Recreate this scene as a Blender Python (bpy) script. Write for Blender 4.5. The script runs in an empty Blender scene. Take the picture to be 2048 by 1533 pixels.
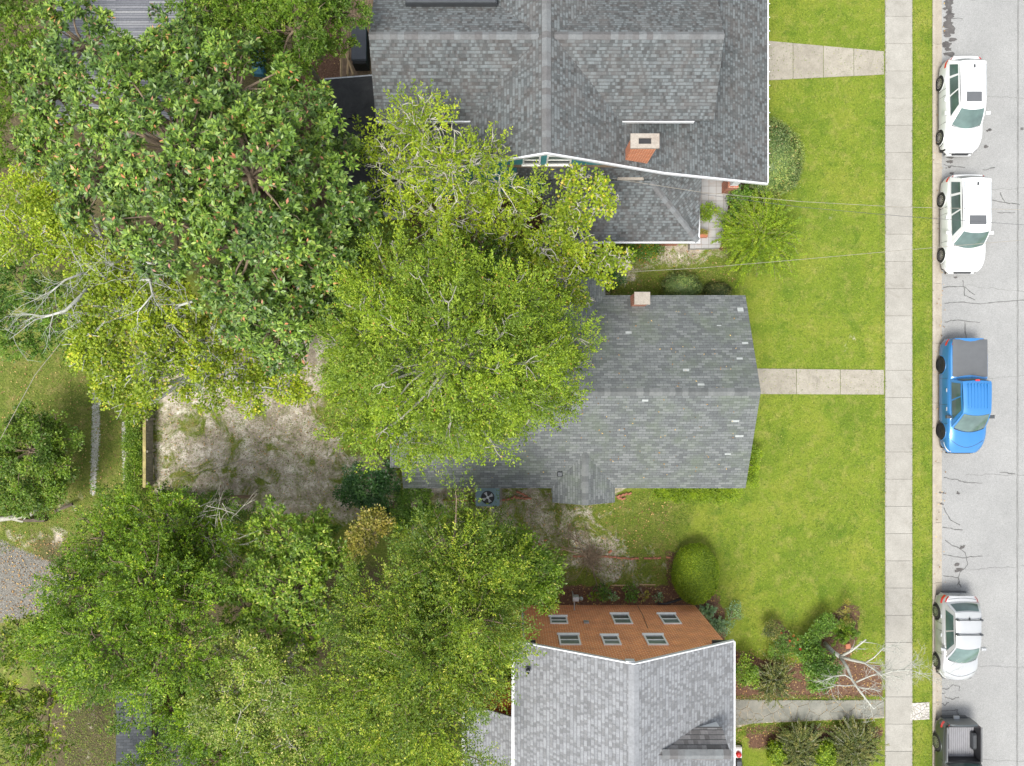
import bpy, math, random
import numpy as np
from mathutils import Vector
SC = bpy.context.scene
COL = SC.collection
# ---------------------------------------------------------------- camera, sky, sun, exposure
H = 35.5          # drone height above the lawn (m)
F = 1420.0        # focal length in photo pixels (2048 wide)
cam = bpy.data.cameras.new('camera'); cam_o = bpy.data.objects.new('camera', cam); COL.objects.link(cam_o)
cam_o.location = (0, 0, H); cam_o.rotation_euler = (0, 0, 0)
cam.sensor_fit = 'HORIZONTAL'; cam.sensor_width = 36.0; cam.lens = 36.0 * F / 2048.0
cam.clip_end = 2000; SC.camera = cam_o
SC.render.resolution_x = 1024; SC.render.resolution_y = 766
SUN_EL, SUN_AZ = math.radians(64), math.radians(214)      # azimuth clockwise from +Y (up in the photo)
w = bpy.data.worlds.new('World'); SC.world = w; w.use_nodes = True
nt = w.node_tree; nt.nodes.clear()
sky = nt.nodes.new('ShaderNodeTexSky'); sky.sky_type = 'NISHITA'; sky.sun_disc = False
sky.sun_elevation = SUN_EL; sky.sun_rotation = SUN_AZ; sky.dust_density = 3.0; sky.air_density = 1.0; sky.ozone_density = 1.0
hs = nt.nodes.new('ShaderNodeHueSaturation'); hs.inputs['Saturation'].default_value = 0.35
bg = nt.nodes.new('ShaderNodeBackground'); bg.inputs['Strength'].default_value = 0.15
wo = nt.nodes.new('ShaderNodeOutputWorld')
nt.links.new(sky.outputs[0], hs.inputs['Color']); nt.links.new(hs.outputs[0], bg.inputs['Color']); nt.links.new(bg.outputs[0], wo.inputs['Surface'])
sd = bpy.data.lights.new('sun', 'SUN'); sd.energy = 1.75; sd.angle = math.radians(22); sd.color = (1.0, 0.965, 0.9)
so = bpy.data.objects.new('sun', sd); COL.objects.link(so)
sdir = Vector((math.sin(SUN_AZ) * math.cos(SUN_EL), math.cos(SUN_AZ) * math.cos(SUN_EL), math.sin(SUN_EL)))
so.rotation_euler = sdir.to_track_quat('Z', 'Y').to_euler(); so.location = (0, -30, 60)
SC.view_settings.view_transform = 'Standard'; SC.view_settings.look = 'None'
SC.view_settings.exposure = 1.12; SC.view_settings.gamma = 1.0

def P(u, v, z=0.0):
    return ((u - 1024) / F * (H - z), -(v - 766) / F * (H - z), z)
def mpp(z=0.0): return (H - z) / F

# ---------------------------------------------------------------- materials
def srgb(r, g, b):
    f = lambda c: (c / 255) / 12.92 if c / 255 <= 0.04045 else ((c / 255 + 0.055) / 1.055) ** 2.4
    return (f(r), f(g), f(b), 1)
class NT:
    def __init__(s, name):
        s.m = bpy.data.materials.new(name); s.m.use_nodes = True; s.t = s.m.node_tree; s.t.nodes.clear()
        s.out = s.t.nodes.new('ShaderNodeOutputMaterial')
    def n(s, typ, **kw):
        nd = s.t.nodes.new('ShaderNode' + typ)
        for k, v in kw.items():
            if k in nd.inputs.keys() if hasattr(nd.inputs, 'keys') else False: s.set(nd, k, v)
            else: setattr(nd, k, v)
        return nd
    def set(s, nd, k, v):
        if hasattr(v, 'is_output'): s.t.links.new(v, nd.inputs[k])
        else: nd.inputs[k].default_value = v
    def inp(s, nd, **kw):
        for k, v in kw.items():
            s.set(nd, k.replace('_', ' '), v)
        return nd
    def ramp(s, fac, stops, interp='LINEAR'):
        r = s.t.nodes.new('ShaderNodeValToRGB'); r.color_ramp.interpolation = interp
        el = r.color_ramp.elements
        while len(el) > 1: el.remove(el[-1])
        el[0].position = stops[0][0]; el[0].color = stops[0][1]
        for p, c in stops[1:]:
            e = el.new(p); e.color = c
        s.t.links.new(fac, r.inputs[0]); return r.outputs[0]
    def mix(s, fac, a, b, mode='MIX'):
        m = s.t.nodes.new('ShaderNodeMix'); m.data_type = 'RGBA'; m.blend_type = mode
        for i, v in ((0, fac), (6, a), (7, b)):
            if hasattr(v, 'is_output'): s.t.links.new(v, m.inputs[i])
            else: m.inputs[i].default_value = v
        return m.outputs[2]
    def math(s, op, a, b=0.0, clamp=False):
        m = s.t.nodes.new('ShaderNodeMath'); m.operation = op; m.use_clamp = clamp
        for i, v in ((0, a), (1, b)):
            if hasattr(v, 'is_output'): s.t.links.new(v, m.inputs[i])
            else: m.inputs[i].default_value = v
        return m.outputs[0]
    def noise(s, scale, detail=4, rough=0.6, vec=None, dist=0.0):
        n = s.t.nodes.new('ShaderNodeTexNoise'); n.inputs['Scale'].default_value = scale
        n.inputs['Detail'].default_value = detail; n.inputs['Roughness'].default_value = rough; n.inputs['Distortion'].default_value = dist
        s.t.links.new(vec if vec is not None else s.pos(), n.inputs['Vector']); return n.outputs[0]
    def pos(s):
        if not hasattr(s, '_p'): s._p = s.t.nodes.new('ShaderNodeNewGeometry').outputs['Position']
        return s._p
    def uv(s):
        if not hasattr(s, '_u'): s._u = s.t.nodes.new('ShaderNodeUVMap').outputs[0]
        return s._u
    def attr(s, name):
        a = s.t.nodes.new('ShaderNodeAttribute'); a.attribute_name = name; return a.outputs['Fac']
    def bump(s, h, strength=0.3, dist=0.02):
        b = s.t.nodes.new('ShaderNodeBump'); b.inputs['Strength'].default_value = strength; b.inputs['Distance'].default_value = dist
        s.t.links.new(h, b.inputs['Height']); return b.outputs[0]
    def done(s, col, rough=0.8, metal=0.0, normal=None, coat=0.0, spec=0.5):
        p = s.t.nodes.new('ShaderNodeBsdfPrincipled'); s.p = p
        s.set(p, 'Base Color', col); s.set(p, 'Roughness', rough); s.set(p, 'Metallic', metal)
        s.set(p, 'Coat Weight', coat); s.set(p, 'Coat Roughness', 0.06); s.set(p, 'Specular IOR Level', spec)
        if normal is not None: s.t.links.new(normal, p.inputs['Normal'])
        s.t.links.new(p.outputs[0], s.out.inputs[0]); return s.m

def flat(name, c, rough=0.6, metal=0.0, var=0.12, coat=0.0, scale=3.0, spec=0.5):
    t = NT(name); n = t.noise(scale, 6)
    c = tuple(c[:3]) + (1,)
    d = tuple(x * (1 - var) for x in c[:3]) + (1,); l = tuple(min(1, x * (1 + var)) for x in c[:3]) + (1,)
    return t.done(t.ramp(n, [(0.3, d), (0.7, l)]), rough, metal, coat=coat, spec=spec)

def shingles(name, tones, bw, bh, mortar, msize=0.006, tab=0.5, stain=None, ridge=False):
    """tones: three colours for random tabs."""
    t = NT(name); uv = t.uv()
    def brick(w_, h_, off, c1, c2, mo, ms, bias=0.0):
        b = t.t.nodes.new('ShaderNodeTexBrick'); b.offset = off; b.inputs['Scale'].default_value = 1.0
        b.inputs['Brick Width'].default_value = w_; b.inputs['Row Height'].default_value = h_
        b.inputs['Color1'].default_value = c1; b.inputs['Color2'].default_value = c2; b.inputs['Mortar'].default_value = mo
        b.inputs['Mortar Size'].default_value = ms; b.inputs['Mortar Smooth'].default_value = 0.3; b.inputs['Bias'].default_value = bias
        t.t.links.new(uv, b.inputs['Vector']); return b
    b1 = brick(bw, bh, 0.5, (0, 0, 0, 1), (1, 1, 1, 1), (0.5, 0.5, 0.5, 1), 0.0)
    wn = t.noise(0.55, 3); fn = t.noise(14, 3)
    f = t.math('ADD', b1.outputs['Color'], t.math('MULTIPLY', t.math('SUBTRACT', wn, 0.5), 0.5))
    col = t.ramp(f, [(0.08, tones[0]), (0.45, tones[1]), (0.95, tones[2])])
    if tab:
        b2 = brick(bw * 0.53, bh, 0.37, (0, 0, 0, 1), (1, 1, 1, 1), (0.3, 0.3, 0.3, 1), 0.0)
        g = t.ramp(b2.outputs['Color'], [(0.4, (1 - tab, (1 - tab) * .985, (1 - tab) * .97, 1)), (0.44, (1.1, 1.1, 1.1, 1))], 'LINEAR')
        col = t.mix(1.0, col, g, 'MULTIPLY')
    b3 = brick(bw if not tab else 60.0, bh, 0.5, (1, 1, 1, 1), (1, 1, 1, 1), (0, 0, 0, 1), msize)
    col = t.mix(b3.outputs['Fac'], col, mortar)
    col = t.mix(1.0, col, t.ramp(fn, [(0.3, (0.85, 0.85, 0.85, 1)), (0.7, (1.12, 1.12, 1.12, 1))]), 'MULTIPLY')
    if stain:
        sn = t.noise(0.9, 6, 0.7)
        col = t.mix(t.math('MULTIPLY', t.ramp(sn, [(0.45, (0, 0, 0, 1)), (0.75, (1, 1, 1, 1))]), stain[1]), col, stain[0])
    nrm = t.bump(b3.outputs['Color'], 0.5, 0.02)
    return t.done(col, 0.92, normal=nrm, spec=0.2)

def bricks(name, c1, c2, mortar, w_=0.215, h_=0.078, ms=0.011):
    t = NT(name); b = t.t.nodes.new('ShaderNodeTexBrick'); b.inputs['Scale'].default_value = 1.0
    b.inputs['Brick Width'].default_value = w_; b.inputs['Row Height'].default_value = h_
    b.inputs['Color1'].default_value = c1; b.inputs['Color2'].default_value = c2; b.inputs['Mortar'].default_value = mortar
    b.inputs['Mortar Size'].default_value = ms; b.inputs['Mortar Smooth'].default_value = 0.1
    t.t.links.new(t.uv(), b.inputs['Vector'])
    n = t.noise(1.6, 6, 0.7)
    col = t.mix(1.0, b.outputs['Color'], t.ramp(n, [(0.3, (0.8, 0.78, 0.76, 1)), (0.7, (1.12, 1.1, 1.06, 1))]), 'MULTIPLY')
    inv = t.math('SUBTRACT', 1.0, b.outputs['Fac'])
    return t.done(col, 0.9, normal=t.bump(inv, 0.6, 0.01))

def leafmat(name, stops, trans=0.3, rough=0.5, tint=0.35):
    t = NT(name)
    r = t.attr('rnd'); ti = t.attr('tint')
    col = t.ramp(r, stops)
    col = t.mix(1.0, col, t.ramp(ti, [(0.0, (1 - tint, 1 - tint * 0.85, 1 - tint * 0.6, 1)), (1.0, (1 + tint, 1 + tint * 0.8, 1 - tint * 0.3, 1))]), 'MULTIPLY')
    p = t.t.nodes.new('ShaderNodeBsdfPrincipled'); t.set(p, 'Base Color', col); t.set(p, 'Roughness', rough); t.set(p, 'Specular IOR Level', 0.35)
    tr = t.t.nodes.new('ShaderNodeBsdfTranslucent'); t.t.links.new(t.mix(1.0, col, (1.0, 1.1, 0.5, 1), 'MULTIPLY'), tr.inputs['Color'])
    m = t.t.nodes.new('ShaderNodeMixShader'); m.inputs[0].default_value = trans
    t.t.links.new(p.outputs[0], m.inputs[1]); t.t.links.new(tr.outputs[0], m.inputs[2]); t.t.links.new(m.outputs[0], t.out.inputs[0])
    return t.m
def c3(r, g, b): return (r, g, b, 1)

M = {}
# roofs
M['roof_main'] = shingles('shingle_three_tab', (c3(.098, .105, .105), c3(.122, .131, .13), c3(.162, .172, .168)), 0.32, 0.125, c3(.064, .07, .07), 0.008, 0, (c3(.115, .145, .09), .55))
M['roof_upper'] = shingles('shingle_weathered_slate', (c3(.084, .085, .084), c3(.104, .115, .117), c3(.125, .138, .14)), 0.2, 0.13, c3(.066, .069, .069), 0.013, 0.3, (c3(.12, .107, .098), .45))
M['roof_brick_house'] = shingles('shingle_pale_grey', (c3(.178, .184, .192), c3(.2, .207, .215), c3(.222, .229, .237)), 0.2, 0.15, c3(.13, .134, .14), 0.014, 0.2, (c3(.17, .175, .18), .35))
M['roof_dark'] = shingles('shingle_dark', (c3(.15, .142, .14), c3(.19, .18, .175), c3(.22, .21, .205)), 0.36, 0.2, c3(.08, .08, .08), 0.02, 0.25)
M['roof_shed'] = shingles('shingle_charcoal', (c3(.05, .055, .06), c3(.06, .066, .072), c3(.075, .08, .085)), 0.3, 0.14, c3(.045, .048, .05), 0.008, 0)
M['roof_grey_strip'] = shingles('ribbed_grey_roof', (c3(.13, .135, .15), c3(.18, .185, .2), c3(.24, .245, .25)), 3.0, 0.11, c3(.09, .09, .1), 0.012, 0)
def capmat(name, a, b):
    t = NT(name); return t.done(t.mix(1.0, t.ramp(t.attr('rnd'), [(0, a), (1, b)]), t.ramp(t.noise(9, 4), [(.3, c3(.85, .85, .85)), (.7, c3(1.1, 1.1, 1.1))]), 'MULTIPLY'), 0.9, spec=.2)
M['cap_upper'] = capmat('ridge_cap_weathered', c3(.11, .107, .106), c3(.155, .164, .166))
M['cap_main'] = capmat('ridge_cap_grey', c3(.1, .106, .105), c3(.16, .168, .164))
M['cap_brick_house'] = capmat('ridge_cap_pale', c3(.2, .207, .216), c3(.24, .248, .257))
def membrane():
    t = NT('black_membrane_roof'); n = t.noise(1.2, 8, .75, dist=1.2)
    return t.done(t.ramp(n, [(.3, c3(.022, .023, .025)), (.62, c3(.045, .045, .046)), (.8, c3(.1, .1, .1))]), .75, spec=.3)
M['membrane'] = membrane()
M['brick'] = bricks('orange_brick', c3(.8, .24, .055), c3(.64, .155, .035), c3(.9, .62, .4), .23, .1, .014)
M['brick_chimney'] = bricks('chimney_brick', c3(.5, .13, .045), c3(.36, .085, .03), c3(.6, .38, .25), .22, .09, .012)
M['brick_red'] = bricks('red_brick', c3(.4, .11, .05), c3(.28, .07, .035), c3(.45, .33, .25))
M['patch'] = flat('new_shingle', c3(.3, .32, .31), .9, var=.15, scale=6)
M['brick_loose'] = flat('loose_brick', c3(.29, .12, .07), .9, var=.35, scale=5)
M['white'] = flat('white_paint', c3(.58, .59, .6), .5, var=.05)
M['offwhite'] = flat('cream_paint', c3(.8, .79, .76), .6, var=.08)
M['teal'] = flat('teal_siding', c3(.08, .3, .32), .6, var=.2, scale=1.5)
M['siding'] = flat('pale_siding', c3(.45, .47, .46), .6, var=.08)
def concrete(name, a, b, c=None, sc=1.3):
    t = NT(name); n = t.noise(sc, 9, .7); f = t.noise(22, 4, .6)
    col = t.ramp(n, [(.28, a), (.72, b)])
    if c: col = t.mix(t.ramp(t.noise(.8, 7, .75, dist=.8), [(.56, c3(0, 0, 0)), (.74, c3(.75, .75, .75))]), col, c)
    col = t.mix(1.0, col, t.ramp(f, [(.25, c3(.82, .82, .82)), (.75, c3(1.14, 1.14, 1.14))]), 'MULTIPLY')
    col = t.mix(1.0, col, t.ramp(t.attr('rnd'), [(0, c3(.94, .935, .925)), (1, c3(1.04, 1.04, 1.035))]), 'MULTIPLY')
    return t.done(col, .9, normal=t.bump(f, .3, .006), spec=.25)
M['sidewalk'] = concrete('sidewalk_concrete', c3(.25, .24, .212), c3(.325, .313, .28), c3(.21, .195, .165))
M['walk'] = concrete('aged_concrete', c3(.23, .21, .17), c3(.325, .3, .25), c3(.17, .155, .125), 2.2)
M['kerb'] = concrete('kerb_concrete', c3(.27, .24, .195), c3(.36, .325, .27), c3(.19, .165, .13), 2)
M['cap_stone'] = concrete('chimney_cap_stone', c3(.25, .22, .185), c3(.36, .325, .28), c3(.2, .14, .11), 4)
M['grout'] = flat('joint_dark', c3(.19, .175, .135), .95, var=.3)
M['tile'] = (lambda t: t)(None)
def tiles():
    t = NT('patio_tile'); b = t.t.nodes.new('ShaderNodeTexBrick'); b.offset = 0; b.inputs['Scale'].default_value = 1
    b.inputs['Brick Width'].default_value = .36; b.inputs['Row Height'].default_value = .36; b.inputs['Mortar Size'].default_value = .012
    b.inputs['Color1'].default_value = c3(.3, .295, .29); b.inputs['Color2'].default_value = c3(.36, .355, .35); b.inputs['Mortar'].default_value = c3(.2, .18, .16)
    t.t.links.new(t.uv(), b.inputs['Vector'])
    return t.done(t.mix(t.ramp(t.noise(1.5, 7), [(.55, c3(0, 0, 0)), (.8, c3(.6, .6, .6))]), b.outputs[0], c3(.3, .19, .12)), .6)
M['tile'] = tiles()
def road():
    t = NT('road_asphalt'); f = t.noise(30, 3, .7); n = t.noise(.35, 8, .7); v = t.t.nodes.new('ShaderNodeTexVoronoi'); v.inputs['Scale'].default_value = 26
    t.t.links.new(t.pos(), v.inputs['Vector'])
    col = t.ramp(n, [(.25, c3(.225, .227, .22)), (.75, c3(.29, .29, .28))])
    col = t.mix(1.0, col, t.ramp(f, [(.3, c3(.72, .72, .72)), (.7, c3(1.22, 1.22, 1.22))]), 'MULTIPLY')
    col = t.mix(t.math('MULTIPLY', t.ramp(v.outputs['Distance'], [(.0, c3(1, 1, 1)), (.18, c3(0, 0, 0))]), .35), col, c3(.14, .135, .13))
    dk = t.attr('dark')
    nn = t.noise(3.0, 7, .7)
    m = t.ramp(t.math('ADD', dk, t.math('MULTIPLY', t.math('SUBTRACT', nn, .5), .9)), [(.35, c3(0, 0, 0)), (.75, c3(.8, .8, .8))])
    col = t.mix(m, col, c3(.155, .155, .15))
    return t.done(col, .92, normal=t.bump(f, .4, .01), spec=.2)
M['road'] = road()
M['crack'] = flat('tar_crack', c3(.1, .1, .095), .95, var=.4, scale=4)
M['oil'] = flat('oil_stain', c3(.075, .07, .066), .8, var=.4, scale=4)
M['flag'] = concrete('flagstone', c3(.13, .135, .115), c3(.24, .235, .2), c3(.3, .25, .18), 1.6)
M['flag_joint'] = flat('flagstone_mortar', c3(.3, .27, .2), .95, var=.35, scale=6)
M['paver'] = concrete('pale_paver', c3(.38, .36, .33), c3(.52, .49, .46), c3(.25, .23, .19), 3)
M['bark_pale'] = flat('pale_bark', c3(.42, .4, .33), .9, var=.3, scale=6)
M['bark_grey'] = flat('grey_bark', c3(.3, .29, .23), .9, var=.3, scale=6)
M['bark_lichen'] = flat('lichen_bark', c3(.37, .375, .33), .95, var=.3, scale=9)
M['bark_brown'] = flat('brown_bark', c3(.2, .15, .1), .95, var=.35, scale=6)
M['bark_dark'] = flat('dark_bark', c3(.09, .07, .05), .95, var=.35, scale=6)
M['wood'] = flat('weathered_wood', c3(.19, .13, .08), .9, var=.35, scale=4)
M['wood_grey'] = flat('grey_wood', c3(.24, .22, .18), .9, var=.3, scale=4)
M['wood_pale'] = flat('raw_timber', c3(.42, .29, .16), .85, var=.2, scale=4)
M['black'] = flat('black_plastic', c3(.02, .02, .022), .55, var=.2)
M['dgrey'] = flat('dark_grey_metal', c3(.07, .075, .08), .45, .4)
M['gmetal'] = flat('galvanised', c3(.45, .47, .48), .45, .5)
M['acgreen'] = flat('green_grey_sheet_metal', c3(.13, .2, .22), .55, .2, var=.08)
M['lid'] = flat('slate_cover', c3(.055, .06, .07), .6, var=.1)
M['redplastic'] = flat('red_plastic', c3(.6, .03, .03), .35, var=.1)
M['terracotta'] = flat('terracotta', c3(.4, .15, .08), .85, var=.2)
M['bluetarp'] = flat('blue_tarp', c3(.02, .11, .17), .6, var=.3)
def glassm(name, c, rough=.06):
    t = NT(name); return t.done(t.ramp(t.noise(1.2, 3), [(.35, c), (.7, tuple(x * 1.8 for x in c[:3]) + (1,))]), rough, coat=.6)
M['glass'] = glassm('tinted_glass', c3(.035, .06, .055))
M['windscreen'] = glassm('windscreen_glass', c3(.06, .095, .085), .08)
M['winglass_dark'] = glassm('screened_glass', c3(.06, .07, .07), .3)
M['winglass'] = glassm('window_glass', c3(.14, .18, .16), .15)
M['car_white'] = flat('white_car_paint', c3(.62, .63, .625), .28, var=.01, coat=.8)
M['car_silver'] = flat('silver_car_paint', c3(.4, .41, .41), .25, .25, var=.02, coat=1)
M['car_blue'] = flat('blue_car_paint', c3(.025, .17, .42), .32, .2, var=.02, coat=1)
M['car_dark'] = flat('charcoal_car_paint', c3(.05, .06, .06), .3, .3, var=.03, coat=1)
M['tonneau'] = flat('grey_vinyl', c3(.085, .09, .095), .7, var=.06)
M['tyre'] = flat('tyre_rubber', c3(.018, .018, .018), .8)
M['rim'] = flat('alloy_rim', c3(.4, .4, .41), .3, .8)
M['rim_dark'] = flat('dark_rim', c3(.03, .035, .05), .3, .7)
M['redlamp'] = flat('red_lamp', c3(.55, .02, .02), .2, coat=1)
M['headlamp'] = flat('clear_lamp', c3(.5, .52, .52), .12, coat=1)
M['bedfloor'] = flat('bed_liner', c3(.2, .2, .21), .6, var=.1)
M['flower_red'] = flat('red_petals', c3(.6, .05, .02), .6)
G = lambda *s: [(p, c3(*c)) for p, c in s]
M['l_magnolia'] = leafmat('magnolia_leaf', G((0, (.03, .07, .01)), (.4, (.08, .155, .022)), (.8, (.17, .275, .048)), (.972, (.24, .32, .08)), (.98, (.42, .15, .08)), (1, (.5, .28, .18))), .15, .38, .35)
M['l_lime'] = leafmat('lime_green_leaf', G((0, (.14, .22, .012)), (.5, (.27, .37, .022)), (.9, (.42, .5, .04)), (1, (.45, .37, .06))), .35, .5, .28)
M['l_oak'] = leafmat('oak_leaf', G((0, (.045, .105, .01)), (.5, (.115, .21, .018)), (.92, (.19, .26, .045)), (1, (.26, .28, .08))), .3, .5, .35)
M['l_central'] = leafmat('elm_leaf', G((0, (.09, .165, .012)), (.5, (.2, .3, .024)), (.93, (.34, .44, .045)), (.985, (.33, .33, .08)), (1, (.5, .22, .08))), .32, .5, .3)
M['l_yellow'] = leafmat('yellowing_leaf', G((0, (.12, .19, .012)), (.45, (.24, .33, .02)), (.88, (.37, .44, .035)), (.96, (.5, .47, .06)), (1, (.6, .45, .1))), .35, .5, .3)
M['l_green'] = leafmat('green_leaf', G((0, (.045, .11, .014)), (.5, (.1, .2, .028)), (1, (.2, .31, .06))), .28, .45, .35)
M['l_bright'] = leafmat('bright_green_leaf', G((0, (.07, .14, .012)), (.5, (.15, .26, .022)), (.9, (.27, .38, .045)), (1, (.48, .48, .12))), .32, .45, .3)
M['l_mid'] = leafmat('mid_green_leaf', G((0, (.045, .105, .008)), (.5, (.13, .235, .014)), (.93, (.25, .37, .03)), (1, (.45, .46, .07))), .3, .5, .42)
M['l_sage'] = leafmat('sage_leaf', G((0, (.09, .15, .045)), (.5, (.19, .27, .08)), (.9, (.32, .38, .14)), (1, (.36, .2, .1))), .25, .45, .3)
M['l_dark'] = leafmat('dark_green_leaf', G((0, (.015, .05, .015)), (.5, (.035, .1, .028)), (1, (.08, .17, .05))), .2, .4, .3)
M['l_cream'] = leafmat('cream_tipped_leaf', G((0, (.08, .15, .015)), (.5, (.17, .26, .025)), (.78, (.33, .38, .08)), (1, (.62, .56, .26))), .3, .5, .3)
M['l_gold'] = leafmat('golden_leaf', G((0, (.13, .15, .025)), (.5, (.26, .25, .045)), (1, (.46, .36, .1))), .3, .5, .2)
M['l_feather'] = leafmat('feathery_leaf', G((0, (.05, .11, .01)), (.5, (.14, .225, .018)), (.85, (.29, .36, .04)), (1, (.5, .48, .12))), .3, .5, .45)
M['l_brown'] = leafmat('bronze_leaf', G((0, (.045, .075, .02)), (.5, (.12, .15, .04)), (1, (.28, .25, .1))), .2, .6, .3)
M['l_clip'] = leafmat('clipped_leaf', G((0, (.1, .175, .01)), (.5, (.2, .31, .016)), (1, (.34, .42, .03))), .3, .5, .25)
M['l_blue'] = leafmat('blue_green_leaf', G((0, (.1, .19, .08)), (.5, (.19, .32, .15)), (1, (.34, .46, .28))), .25, .6, .2)
M['l_azalea'] = leafmat('orange_speckled_leaf', G((0, (.03, .09, .01)), (.7, (.1, .2, .02)), (.84, (.3, .26, .03)), (1, (.6, .16, .03))), .25, .5, .25)
M['litter'] = leafmat('leaf_litter', G((0, (.1, .06, .03)), (.5, (.3, .17, .07)), (1, (.5, .36, .16))), .1, .8, .2)
M['blade'] = leafmat('grass_blade', G((0, (.08, .14, .015)), (.6, (.17, .26, .025)), (1, (.34, .34, .09))), .3, .6, .25)

# ---------------------------------------------------------------- mesh helpers
def tag(o, label=None, cat=None, group=None, kind=None):
    if label: o['label'] = label
    if cat: o['category'] = cat
    if group: o['group'] = group
    if kind: o['kind'] = kind
    return o
def empty(name, loc, label, cat, group=None):
    o = bpy.data.objects.new(name, None); COL.objects.link(o); o.location = loc; o.empty_display_size = .3
    return tag(o, label, cat, group)
class MB:
    def __init__(s): s.v = []; s.f = []; s.r = []
    def face(s, pts, r=None):
        b = len(s.v); s.v += [tuple(p) for p in pts]; s.f.append(tuple(range(b, b + len(pts)))); s.r.append(random.random() if r is None else r)
    def grid(s, fn, nu, nv, flip=False):
        b = len(s.v)
        for i in range(nu + 1):
            for j in range(nv + 1): s.v.append(tuple(fn(i / nu, j / nv)))
        for i in range(nu):
            for j in range(nv):
                a = b + i * (nv + 1) + j; q = (a, a + nv + 1, a + nv + 2, a + 1)
                s.f.append(q[::-1] if flip else q); s.r.append(random.random())
    def box(s, x0, x1, y0, y1, z0, z1, rot=0, c=None, bev=0.0, r=None):
        p = [(x0, y0), (x1, y0), (x1, y1), (x0, y1)]
        if rot:
            cx, cy = c or ((x0 + x1) / 2, (y0 + y1) / 2); co, si = math.cos(rot), math.sin(rot)
            p = [(cx + (x - cx) * co - (y - cy) * si, cy + (x - cx) * si + (y - cy) * co) for x, y in p]
        s.prism(p, z0, z1, bev, r)
    def prism(s, p, z0, z1, bev=0.0, r=None):
        n = len(p); r = random.random() if r is None else r
        zt = z1 if callable(z1) else (lambda x, y: z1)
        b = len(s.v)
        s.v += [(x, y, z0) for x, y in p]
        if bev:
            cx = sum(q[0] for q in p) / n; cy = sum(q[1] for q in p) / n
            s.v += [(x, y, zt(x, y) - bev) for x, y in p]
            def ins(x, y):
                d = math.hypot(x - cx, y - cy) or 1; k = max(0, 1 - bev * 1.3 / d); return cx + (x - cx) * k, cy + (y - cy) * k
            q = [ins(x, y) for x, y in p]; s.v += [(x, y, zt(x, y)) for x, y in q]; L = 3
        else:
            s.v += [(x, y, zt(x, y)) for x, y in p]; L = 2
        s.f.append(tuple(b + i for i in reversed(range(n)))); s.r.append(r)
        for l in range(L - 1):
            for i in range(n):
                j = (i + 1) % n; s.f.append((b + l * n + i, b + l * n + j, b + (l + 1) * n + j, b + (l + 1) * n + i)); s.r.append(r)
        s.f.append(tuple(b + (L - 1) * n + i for i in range(n))); s.r.append(r)
    def slab(s, pts, th=0.12):
        """planar polygon (counter-clockwise from above) with thickness straight down"""
        n = len(pts); b = len(s.v); r = random.random()
        s.v += [tuple(p) for p in pts] + [(p[0], p[1], p[2] - th) for p in pts]
        s.f.append(tuple(b + i for i in range(n))); s.f.append(tuple(b + n + i for i in reversed(range(n)))); s.r += [r, r]
        for i in range(n):
            j = (i + 1) % n; s.f.append((b + i, b + n + i, b + n + j, b + j)); s.r.append(r)
    def tube(s, pts, rad, n=6, cap=True):
        pts = [Vector(p) for p in pts]; m = len(pts)
        if not hasattr(rad, '__len__'): rad = [rad] * m
        b = len(s.v); prev = None
        for i, p in enumerate(pts):
            d = (pts[min(i + 1, m - 1)] - pts[max(i - 1, 0)])
            if d.length < 1e-6: d = Vector((0, 0, 1))
            d.normalize(); a = Vector((0, 0, 1)) if abs(d.z) < .9 else Vector((1, 0, 0))
            if prev is not None: a = prev
            x = (a - d * a.dot(d)).normalized(); y = d.cross(x); prev = x
            for k in range(n):
                t = 2 * math.pi * k / n; q = p + (x * math.cos(t) + y * math.sin(t)) * rad[i]; s.v.append(tuple(q))
        for i in range(m - 1):
            for k in range(n):
                l = (k + 1) % n; s.f.append((b + i * n + k, b + i * n + l, b + (i + 1) * n + l, b + (i + 1) * n + k)); s.r.append(.5)
        if cap:
            s.f.append(tuple(b + k for k in reversed(range(n)))); s.f.append(tuple(b + (m - 1) * n + k for k in range(n))); s.r += [.5, .5]
    def lathe(s, prof, c=(0, 0, 0), axis='z', n=24):
        b = len(s.v); m = len(prof)
        for r, h in prof:
            for k in range(n):
                t = 2 * math.pi * k / n; a, d = r * math.cos(t), r * math.sin(t)
                s.v.append((c[0] + a, c[1] + d, c[2] + h) if axis == 'z' else (c[0] + h, c[1] + a, c[2] + d))
        for i in range(m - 1):
            for k in range(n):
                l = (k + 1) % n; s.f.append((b + i * n + k, b + i * n + l, b + (i + 1) * n + l, b + (i + 1) * n + k)); s.r.append(.5)
        s.f.append(tuple(b + k for k in reversed(range(n)))); s.f.append(tuple(b + (m - 1) * n + k for k in range(n))); s.r += [.5, .5]
    def build(s, name, mat, parent=None, smooth=False):
        me = bpy.data.meshes.new(name); me.from_pydata(s.v, [], s.f); me.update()
        nl = len(me.loops)
        vi = np.empty(nl, dtype=np.int32); me.loops.foreach_get('vertex_index', vi)
        co = np.empty(len(me.vertices) * 3, dtype=np.float32); me.vertices.foreach_get('co', co); co = co.reshape(-1, 3)
        nr = np.empty(len(me.polygons) * 3, dtype=np.float32); me.polygons.foreach_get('normal', nr); nr = nr.reshape(-1, 3)
        lt = np.empty(len(me.polygons), dtype=np.int32); me.polygons.foreach_get('loop_total', lt)
        fn = np.repeat(nr, lt, axis=0)
        ua = np.stack([-fn[:, 1], fn[:, 0], np.zeros(nl)], 1); L = np.linalg.norm(ua, axis=1)
        fl = L < .03; ua[fl] = (1, 0, 0); L[fl] = 1; ua /= L[:, None]
        va = np.cross(fn, ua); p = co[vi]
        uv = np.stack([(p * ua).sum(1), (p * va).sum(1)], 1).astype(np.float32)
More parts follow.
